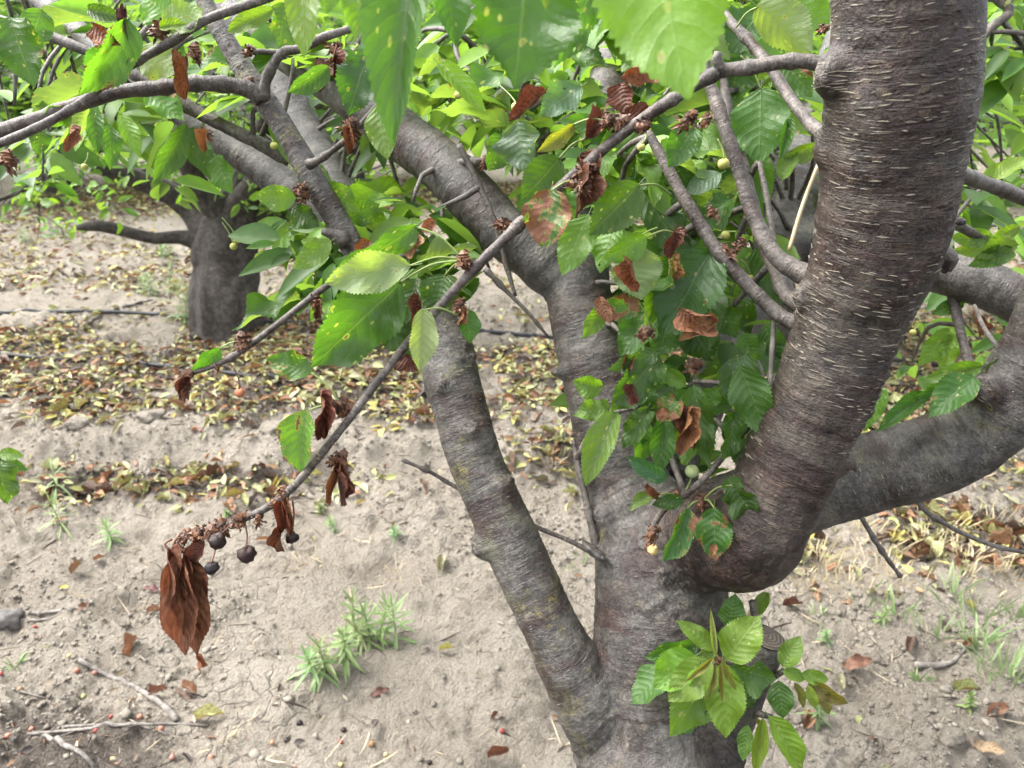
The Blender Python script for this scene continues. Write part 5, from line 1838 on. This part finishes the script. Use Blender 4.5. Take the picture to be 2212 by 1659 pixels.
fallen_leaves()
for k, (x, y, L, az, c, lab) in enumerate([
        (320, 1505, .06, .3, BR1, 'brown curled leaf on bare soil under the dead hanging leaves'), (425, 1500, .06, 2.8, BR3, 'tan leaf with dark shadow on the soil below the twig tip'), (115, 1130, .06, .2, BR3, 'orange brown leaf beside the left weed seedlings'),
        (205, 1220, .04, .5, BR3, 'small tan leaf on bare soil at left'), (320, 1325, .05, .1, BR3, 'pale brown leaf on soil left of the dead hanging leaves'), (800, 1508, .06, .4, BR2, 'dark brown leaf pair on soil left of the trunk foot'),
        (1060, 1555, .05, 0, BR2, 'reddish brown leaf on soil close to the forked trunk'), (1055, 1640, .06, .3, BR1, 'orange brown leaf at the bottom edge by the trunk'), (125, 1258, .04, .0, (.5, .46, .05), 'small yellow leaf on bare soil at left'),
        (950, 1408, .05, .1, (.48, .5, .1), 'yellow green leaf left of the slanting limb'), (425, 1556, .08, .1, (.45, .46, .15), 'pale green curled leaf on the stick at lower left'), (1820, 1445, .10, .2, BR1, 'large rust brown leaf on soil at lower right'),
        (2130, 1550, .08, .3, BR3, 'tan crumpled leaf on soil at the lower right edge'), (1735, 1580, .07, 1.2, BR3, 'brown leaf beside the lowest green shoot'), (2100, 1615, .08, -.4, (.40, .27, .13), 'pale brown curled leaf at the bottom right'),
        (1690, 1312, .07, .0, BR2, 'dark brown leaf behind the sawn stub'), (2080, 1400, .05, .2, BR1, 'brown leaf by the fallen stick at right'), (345, 1282, .06, 3.0, (.16, .05, .05), 'dark red leaf half behind the dead hanging leaves')]):
    L *= .85
    c = tuple(q * .72 + .22 * (sum(c) / 3) for q in c)
    g = ground_pt(x, y) + Vector((0, 0, .006))
    m = leaf_matrix(g, g + Vector((math.cos(az), math.sin(az), .12)) * L, L * .42, Vector((.2 * math.sin(k * 3), -.3, 1)))
    tag(add_leaf(FALLEN[k % 6], m, c, None, 0, 'fallen_leaf'), lab, 'fallen leaf', 'single leaves on bare soil')


def chips():
    # crumbs of bark, stalk and leaf among the litter
    n = 40000
    X, Y = RNG.uniform(-4.2, 4.2, n), RNG.uniform(1.0, 6.5, n)
    H = ground_h(X, Y)
    p = np.stack([X, Y, H + .002], 1)
    sx, sy, d = proj_np(p)
    den = np.maximum(litter_density(sx, sy), 1.1 * np.exp(-(((sx - 150) / 380.0) ** 2 + ((sy - 1640) / 150.0) ** 2)))
    k = (RNG.random(n) < den * .85 + .05) & (sx > -100) & (sx < 2300) & (sy < 1720)
    p = p[k]
    n = len(p)
    L = RNG.uniform(.008, .034, n)
    az = RNG.uniform(0, 6.283, n)
    D = np.stack([np.cos(az), np.sin(az), RNG.normal(0, .25, n)], 1)
    N = np.stack([RNG.normal(0, .7, n), RNG.normal(0, .7, n), np.ones(n)], 1)
    pal = np.array([(.055, .042, .036), (.10, .075, .055), (.17, .09, .045), (.30, .26, .20), (.07, .06, .055), (.22, .20, .17)])
    C = pal[RNG.integers(0, 6, n)] * RNG.uniform(.7, 1.3, (n, 1))
    me = mass_mesh('litter_crumbs', p, D, N, L, L * RNG.uniform(.12, .6, n), C, M_LITTER, TPL_LO, bend=RNG.uniform(.5, 3, n))
    tag(link(bpy.data.objects.new('litter_crumbs', me)), 'dark crumbs of bark and dry leaf scattered over the soil', 'debris', kind='stuff')
    # straw and twig bits
    n = 5200
    X, Y = RNG.uniform(-3.4, 3.6, n), RNG.uniform(1.0, 4.2, n)
    p = np.stack([X, Y, ground_h(X, Y) + .003], 1)
    az = RNG.uniform(0, 6.283, n)
    D = np.stack([np.cos(az), np.sin(az), RNG.normal(.05, .12, n)], 1)
    N = np.stack([RNG.normal(0, .7, n), RNG.normal(0, .7, n), np.ones(n)], 1)
    L = RNG.uniform(.02, .10, n)
    C = np.where(RNG.random((n, 1)) < .45, np.array([(.40, .34, .24)]), np.array([(.10, .08, .065)])) * RNG.uniform(.55, 1.2, (n, 1))
    me = mass_mesh('straw_bits', p, D, N, L, RNG.uniform(.0014, .0036, n), C, M_LITTER, TPL_LO, bend=RNG.uniform(-1, 1, n))
    tag(link(bpy.data.objects.new('straw_bits', me)), 'thin pale straw bits strewn over the soil', 'straw', kind='stuff')
    # clods
    ico = [Vector(v).normalized() for v in ((0, 1, 1.618), (0, -1, 1.618), (0, 1, -1.618), (0, -1, -1.618), (1, 1.618, 0), (-1, 1.618, 0), (1, -1.618, 0), (-1, -1.618, 0), (1.618, 0, 1), (1.618, 0, -1), (-1.618, 0, 1), (-1.618, 0, -1))]
    bm = bmesh.new()
    for v in ico:
        bm.verts.new(v)
    bmesh.ops.convex_hull(bm, input=bm.verts)
    bm.verts.index_update()
    tv = np.array([list(v.co) for v in bm.verts])
    tf = np.array([[v.index for v in f.verts] for f in bm.faces])
    bm.free()
    n = 60000
    X, Y = RNG.uniform(-2.6, 2.8, n), RNG.uniform(1.0, 1.0 + 3.4, n) ** 1.0
    Y = 1.0 + (Y - 1.0) ** 1.25 / 3.4 ** .25
    msk = vnoise(np.stack([X * 1.8, Y * 1.8, X * 0], 1), 33)
    k = RNG.random(n) < np.clip(.40 + msk * .9, .06, 1)
    X, Y = X[k], Y[k]
    n = len(X)
    s = .0020 + .0065 * RNG.random(n) ** 4 + .007 * (RNG.random(n) > .988)
    p = np.stack([X, Y, ground_h(X, Y) + s * .25], 1)
    sc = RNG.uniform(.6, 1.3, (n, 1, 3)) * s[:, None, None] * np.array([1.15, 1.15, .7])
    jit = RNG.uniform(.5, 1.35, (n, len(tv), 1))
    V = (p[:, None, :] + tv[None] * sc * jit).reshape(-1, 3)
    me = np_mesh('soil_clods', V, (tf[None] + (np.arange(n) * len(tv))[:, None, None]).reshape(-1, 3), M_CLOD, smooth=False)
    tag(link(bpy.data.objects.new('soil_clods', me)), 'small crumbly soil clods scattered over the bare ground', 'soil clods', kind='stuff')


chips()

# ---- fallen cherries
GCH = [(76, 1355, 'r', 'red cherry beside the dark bark lump'), (167, 1452, 'p', 'pink cherry left of another near the long stick'), (205, 1455, 'p', 'pink red cherry touching the long stick'),
       (5, 1465, 'r', 'dull red cherry at the left edge'), (44, 1490, 'o', 'orange cherry near the left edge by a thin stick'), (176, 1488, 'y', 'pale yellow cherry left of the long stick'),
       (241, 1550, 'r', 'bright red cherry above the crossed sticks'), (302, 1551, 'p', 'pink cherry inside the bend of the long stick'),
       (348, 1576, 'p', 'pale pink cherry below the long stick end'),
       (68, 1576, 'p', 'pale pink cherry left of the crossed sticks'), 
       (210, 1588, 'r', 'red cherry under the crossed sticks'), (18, 1592, 'p', 'pale pink cherry low at the left edge'),
       (372, 1638, 'p', 'pink cherry at the bottom edge left of centre'), (244, 1640, 'y', 'yellow cherry at the bottom edge'), 
       (456, 1638, 'p', 'pale pink cherry at the bottom right of the debris'), (588, 1606, 'p', 'pink cherry on bare soil below the dead leaves'), (736, 1604, 'r', 'dark red cherry on bare soil left of the trunk foot'),
       (647, 1564, 'b', 'black dried cherry on bare soil under the twig'), (742, 1578, 'b', 'black dried cherry above the dark red one'), (834, 1632, 'y', 'yellow cherry near the trunk foot'),
       (736, 1652, 'y', 'bright yellow cherry at the bottom edge'), (802, 1606, 'o', 'orange cherry left of the forked trunk foot'), (240, 1061, 'r', 'red cherry in the litter right of the tall weed'),
       (434, 933, 'r', 'red cherry on the soil bank under the twig'), (151, 1419, 'y', 'yellow cherry above the long stick'), (1085, 1581, 'r', 'bright red cherry lying left of the forked trunk'),
       (928, 1648, 'b', 'black dried cherry at the bottom edge by the trunk'), (620, 1600, 'b', 'black cherry left of the pink one on bare soil')]
CC = {'r': (.25, .045, .034), 'p': (.33, .16, .115), 'o': (.28, .14, .075), 'y': (.36, .30, .15), 'b': (.022, .013, .012)}
for k, (x, y, c, lab) in enumerate(GCH):
    g = ground_pt(x, y)
    R = .0056 + .0024 * ((k * 37) % 10) / 10
    o = bpy.data.objects.new('fallen_cherry', CH[(1 if c == 'b' or k % 3 == 0 else 0)])
    o.color = (*[q * random.uniform(.85, 1.15) for q in CC[c]], .9 * random.random())
    link(o, None, Matrix.Translation(g + Vector((0, 0, R * .4))) @ Matrix.Rotation(random.uniform(-1.2, 1.2), 4, 'X') @ Matrix.Rotation(random.uniform(-1.2, 1.2), 4, 'Y') @ Matrix.Scale(R, 4))
    tag(o, lab, 'cherry', 'cherries fallen on the soil')


# ---- sticks, hoses, bark lump
def ground_line(name, pts, rad, mat, label, cat, group=None, taper=.6, lift=.7, sides=7, side_twigs=0, arch=0.0):
    g = [ground_pt(x, y) for x, y in pts]
    n = len(g)
    pl = []
    for i, q in enumerate(g):
        r_ = rad * (1 - (1 - taper) * i / max(1, n - 1))
        pl.append((q + Vector((0, 0, r_ * lift + arch * math.sin(math.pi * i / max(1, n - 1)))), r_))
    path = catmull(pl, .02)
    path = [(Vector((c.x, c.y, max(c.z, gz(c.x, c.y) + r_ * .3))), r_) for c, r_ in path]
    paths = [path]
    for k in range(side_twigs):
        i = random.randrange(1, len(path) - 1)
        c, r_ = path[i]
        d = Vector((random.uniform(-1, 1), random.uniform(-1, 1), .25)).normalized()
        paths.append([(c, r_ * .6), (c + d * .03, r_ * .45), (c + d * .06, r_ * .25)])
    o = tube_obj(name, paths, mat, None, sides, .10, int(pts[0][0]) + 3, .3, .1)
    return tag(o, label, cat, group)


SG = 'dead sticks on the ground'
ground_line('stick', [(172, 1429), (240, 1462), (300, 1492), (350, 1525), (384, 1559)], .0060, M_STICK, 'long bent grey stick lying at lower left', 'stick', SG, taper=1.3)
ground_line('stick', [(60, 1588), (170, 1582), (280, 1570), (380, 1566), (452, 1568)], .0045, M_STICK, 'thin grey stick crossing below the long bent one', 'stick', SG, side_twigs=2)
ground_line('stick', [(135, 1571), (250, 1570), (320, 1575), (365, 1588)], .0032, M_STICK, 'thinner grey stick crossed over another at lower left', 'stick', SG)
ground_line('stick', [(40, 1335), (100, 1326), (165, 1318)], .0055, M_STICK, 'upper of two short sticks beside the dark bark lump', 'stick', SG)
ground_line('stick', [(60, 1346), (110, 1337), (160, 1325)], .0040, M_STICK, 'lower of two short sticks beside the dark bark lump', 'stick', SG)
ground_line('stick', [(-20, 1482), (40, 1494), (95, 1508)], .0045, M_STICK, 'short stick at the left edge above the debris', 'stick', SG)
ground_line('stick', [(95, 1598), (140, 1618), (180, 1640), (210, 1664)], .0070, M_STICK, 'thick grey stick at the bottom left corner', 'stick', SG)
ground_line('stick', [(1975, 1446), (2020, 1441), (2062, 1430), (2085, 1395)], .0095, M_STICK, 'forked grey stick in the grass at lower right', 'stick', SG, side_twigs=1)
ground_line('stick', [(180, 705), (250, 672), (330, 650)], .012, M_STICK, 'slanting branch on the litter left of the background trunk', 'stick', SG, side_twigs=3)
ground_line('stick', [(120, 780), (165, 755), (215, 735)], .008, M_STICK, 'short dark stick in the litter at left', 'stick', SG)
ground_line('stick', [(810, 886), (860, 888), (930, 889)], .007, M_STICK, 'grey stick in the litter left of the slanting limb', 'stick', SG)
ground_line('stick', [(1780, 1190), (1830, 1215), (1880, 1230)], .005, M_STICK, 'pale stick in dry grass under the right limb', 'stick', SG)
ground_line('stick', [(30, 850), (60, 872), (90, 885)], .006, M_STICK, 'short stick in yellow litter near the left edge', 'stick', SG)
ground_line('irrigation_hose', [(-200, 683), (-40, 681), (100, 678), (200, 677), (330, 684), (480, 694), (640, 702), (800, 710), (1024, 719), (1180, 731), (1400, 745), (1700, 760), (2050, 790), (2400, 820)], .011, M_HOSE,
            'black irrigation hose running behind the background trunk', 'hose', taper=1, lift=1.0, sides=10)
ground_line('irrigation_hose', [(-200, 752), (12, 767), (120, 776), (190, 778), (300, 787), (400, 797), (520, 815), (650, 838)], .010, M_HOSE, 'second black hose half buried in litter in front of the trunk', 'hose', taper=1, lift=.5, sides=10)


def lump(x, y, s, mat, name, label, cat, seed):
    bm = bmesh.new()
    bmesh.ops.create_icosphere(bm, subdivisions=3, radius=1)
    for v in bm.verts:
        q = np.array([list(v.co * 1.6 + Vector((seed, 0, 0)))])
        k = 1 + .45 * float(fbm(q, 3, seed)[0])
        v.co = Vector((v.co.x * k * s[0], v.co.y * k * s[1], v.co.z * k * s[2]))
    me = bpy.data.meshes.new(name)
    bm.to_mesh(me)
    bm.free()
    me.materials.append(mat)
    me.shade_smooth()
    o = link(bpy.data.objects.new(name, me), None, Matrix.Translation(ground_pt(x, y) + Vector((0, 0, s[2] * .4))))
    return tag(o, label, cat)


M_CHAR = mat_simple('dark_bark', (.05, .046, .043), (.11, .10, .092), 60, .8, .9)
lump(22, 1345, (.042, .032, .026), M_CHAR, 'bark_lump', 'dark grey lump of bark at the left edge beside two sticks', 'bark', 4)
for k, (x, y, s) in enumerate([(1330 - 1000, 905, .05), (610, 930, .06), (170, 920, .05), (590, 935, .05), (1900, 1425, .03), (2050, 1600, .03)]):
    lump(x, y, (s, s * .8, s * .5), M_SOIL, 'soil_lump', ['grey soil lump on the bank left of the twig', 'large soil lump on the bank right behind the hanging green leaf', 'soil lump on the bank near the left edge',
                                                          'soil lump leaning on the large one on the bank', 'small soil lump under the right grass', 'small soil lump near the lower right corner'][k], 'soil lump', 20 + k)


# ---- weeds and grass
def blade(V, F, base, d, L, w, droop, nseg=4, up=Vector((0, 0, 1))):
    s = d.cross(up)
    s = s.normalized() if s.length > 1e-4 else Vector((1, 0, 0))
    i0 = len(V)
    for k in range(nseg + 1):
        t = k / nseg
        c = base + d * (L * t) + Vector((0, 0, -droop * L * t * t))
        ww = w * (math.sin(math.pi * min(1, .12 + .88 * t)) ** .8 if t < 1 else .02)
        V += [c - s * ww, c + Vector((0, 0, -ww * .5)), c + s * ww]
    for k in range(nseg):
        a = i0 + k * 3
        F += [(a, a + 1, a + 4, a + 3), (a + 1, a + 2, a + 5, a + 4)]


def weed(x, y, h, label, seed, heads=1, mat=None, group='green weed seedlings'):
    r = random.Random(seed)
    g = ground_pt(x, y)
    root = thing('weed', g, label, 'weed', group)
    for q in range(heads):
        b = g + Vector((r.uniform(-.07, .07), r.uniform(-.05, .05), -.005)) * (1 if heads > 1 else .2)
        b.z = gz(b.x, b.y) - .004
        hh = h * r.uniform(.5, 1.1)
        lean = Vector((r.uniform(-.25, .25), r.uniform(-.2, .2), 1)).normalized()
        wc = random.Random(seed * 9 + q)
        wcol = (.20 * wc.uniform(.85, 1.1), .275 * wc.uniform(.9, 1.1), .105 * wc.uniform(.8, 1.1), 1)
        ls, lw, dr = wc.uniform(.7, 1.1), wc.uniform(.7, 1.5), wc.uniform(.2, .9)
        tube_obj('stem', [[(b, .0022), (b + lean * hh * .5, .0019), (b + lean * hh, .0012)]], M_WEED, root, 6).color = wcol
        V, F = [], []
        n = int(22 + 8 * r.random())
        for k in range(n):
            t = (k / n) ** .75
            c = b + lean * hh * (.12 + .88 * t)
            az = k * 2.4 + r.uniform(-.3, .3)
            el = -.05 + 1.25 * t ** 2.2
            d = Vector((math.cos(az) * math.cos(el), math.sin(az) * math.cos(el), math.sin(el)))
            L = h * (.78 - .42 * t) * r.uniform(.55, 1.15) * ls
            blade(V, F, c, d, L, (.0030 + .012 * h * (1 - t)) * lw, dr * (1 - t))
        mesh_obj('leaves', V, F, mat or M_WEED, root).color = wcol
    return root


weed(142, 1150, .14, 'bushy green weed seedling left of a smaller one on bare soil', 1, 1)
weed(232, 1174, .13, 'small upright weed seedling right of the bushy one', 2, 1)
weed(130, 1080, .19, 'tall thin weed at the edge of the leaf litter', 3, 1)
weed(722, 1436, .12, 'low bushy weed seedling in front of the taller pair', 4, 4)
weed(800, 1392, .14, 'taller weed seedlings left of the slanting limb', 5, 5)
weed(690, 1108, .055, 'tiny weed seedling below the bare diagonal twig', 6, 1)
weed(742, 1130, .05, 'tiny weed tuft left of the slanting limb', 7, 2)
weed(855, 1160, .06, 'tiny thin weed close to the slanting limb', 8, 1)
weed(490, 1112, .04, 'tiny pale seedling behind the twig tip', 9, 1)
weed(1765, 1565, .09, 'broad leaved weed behind the bronze shoot at lower right', 10, 1)
weed(2092, 1530, .05, 'little pale weed rosette at right on bare soil', 11, 1)
weed(1785, 1385, .05, 'small grey green weed right of the sawn stub', 12, 1)
weed(1905, 1345, .07, 'small bright weed in the grass at right', 13, 1)
weed(60, 520, .10, 'pale green weed far back at the left edge', 14, 3)
weed(130, 510, .08, 'pale green weed far back left of the background trunk', 15, 3)
weed(620, 560, .09, 'pale green weed far back right of the background trunk', 16, 3)
weed(395, 700, .20, 'leafy green suckers at the left foot of the background trunk', 17, 4)
weed(345, 640, .18, 'green weeds left of the background trunk', 18, 3)
weed(360, 560, .12, 'far green weeds behind the left branch', 19, 3)


def tuft(x, y, h, n, label, seed, mat, group, spread=.04, cat='grass'):
    r = random.Random(seed)
    g = ground_pt(x, y)
    V, F = [], []
    for k in range(n):
        az = r.uniform(0, 6.283)
        el = r.uniform(.55, 1.5)
        d = Vector((math.cos(az) * math.cos(el), math.sin(az) * math.cos(el), math.sin(el)))
        rr = spread * r.random()
        b = Vector((math.cos(az + .5) * rr, math.sin(az + .5) * rr, -.006))
        blade(V, F, b, d, h * r.uniform(.5, 1.15), (.0015 + .0017 * r.random()) * (.55 if mat == M_STRAW else 1), r.uniform(.05, .7), 5, Vector((r.random(), r.random(), .3)).normalized())
    o = mesh_obj('grass_tuft', V, F, mat, None, mw=Matrix.Translation(g))
    return tag(o, label, cat, group)


DG, GG = 'dry grass tufts', 'green grass tufts'
tuft(1770, 1225, .15, 70, 'upright dry grass tuft under the elbow of the limb', 1, M_STRAW, DG, .06)
tuft(1740, 1260, .10, 40, 'short dry grass tuft beside the limb elbow', 2, M_STRAW, DG, .05)
tuft(2000, 1185, .12, 60, 'dry grass tuft among brown leaves at right', 3, M_STRAW, DG, .08)
tuft(2100, 1215, .12, 60, 'dry grass tuft right of another among brown leaves', 4, M_STRAW, DG, .08)
tuft(1900, 1200, .10, 45, 'flattened dry grass under the hanging twig', 5, M_STRAW, DG, .09)
tuft(2090, 1260, .09, 30, 'small dry grass tuft above the green grass', 6, M_STRAW, DG, .06)
tuft(460, 1040, .13, 9, 'few pale dead stalks standing in litter at left', 7, M_STRAW, DG, .05)
tuft(400, 1040, .12, 8, 'pale dead stalks left of others in litter', 8, M_STRAW, DG, .05)
tuft(860, 1235, .07, 22, 'little dry grass wisps left of the slanting limb', 9, M_STRAW, DG, .05)
tuft(670, 1215, .06, 22, 'dry grass wisps on soil under the black cherries', 10, M_STRAW, DG, .06)
tuft(490, 1600, .06, 26, 'flat dry grass wisps at bottom left', 11, M_STRAW, DG, .07)
tuft(1200, 990, .10, 26, 'dry grass tuft in litter between limb and trunk', 12, M_STRAW, DG, .06)
tuft(2110, 1400, .15, 22, 'green grass tuft beside the forked stick', 13, M_GRASS, GG, .05)
tuft(2185, 1470, .19, 26, 'tallest green grass tuft at the right edge', 14, M_GRASS, GG, .05)
tuft(2190, 1330, .12, 22, 'green grass tuft high at the right edge', 15, M_GRASS, GG, .05)
tuft(1940, 1330, .12, 18, 'green grass blades below the hanging twig', 16, M_GRASS, GG, .05)
tuft(2030, 1375, .11, 18, 'thin green grass left of the forked stick', 17, M_GRASS, GG, .06)
tuft(1775, 1340, .09, 12, 'few green grass blades right of the sawn stub', 18, M_GRASS, GG, .04)
tuft(2060, 1290, .12, 16, 'sparse green grass in brown leaves at right', 19, M_GRASS, GG, .06)
tuft(1255, 1225, .08, 14, 'green grass blades between the limb and the trunk', 20, M_GRASS, GG, .05)
tuft(34, 1440, .06, 30, 'few green blades at the left edge above cherries', 21, M_GRASS, GG, .012)
tuft(1985, 1470, .05, 40, 'short green grass under the forked stick', 22, M_GRASS, GG, .02)
tuft(1840, 1265, .11, 50, 'dry grass tuft right of the limb elbow', 23, M_STRAW, DG, .09)
tuft(1930, 1245, .12, 50, 'dry grass tuft at the tip of the hanging twig', 24, M_STRAW, DG, .09)
tuft(2180, 1250, .12, 50, 'dry grass tuft at the right edge under the long twig', 25, M_STRAW, DG, .09)
tuft(2040, 1160, .13, 50, 'dry grass tuft just below the curved right limb', 26, M_STRAW, DG, .09)
tuft(2150, 1150, .12, 46, 'dry grass tuft nearest the right edge below the limb', 27, M_STRAW, DG, .09)
tuft(1860, 1150, .12, 46, 'dry grass tuft behind the hanging twig', 28, M_STRAW, DG, .08)
tuft(2140, 1440, .16, 20, 'thin green grass right of the forked stick', 29, M_GRASS, GG, .06)
tuft(2120, 1340, .14, 20, 'green grass tuft in the middle of the right grass', 30, M_GRASS, GG, .06)
tuft(1880, 1300, .10, 14, 'sparse green blades left of the hanging twig tip', 31, M_GRASS, GG, .05)
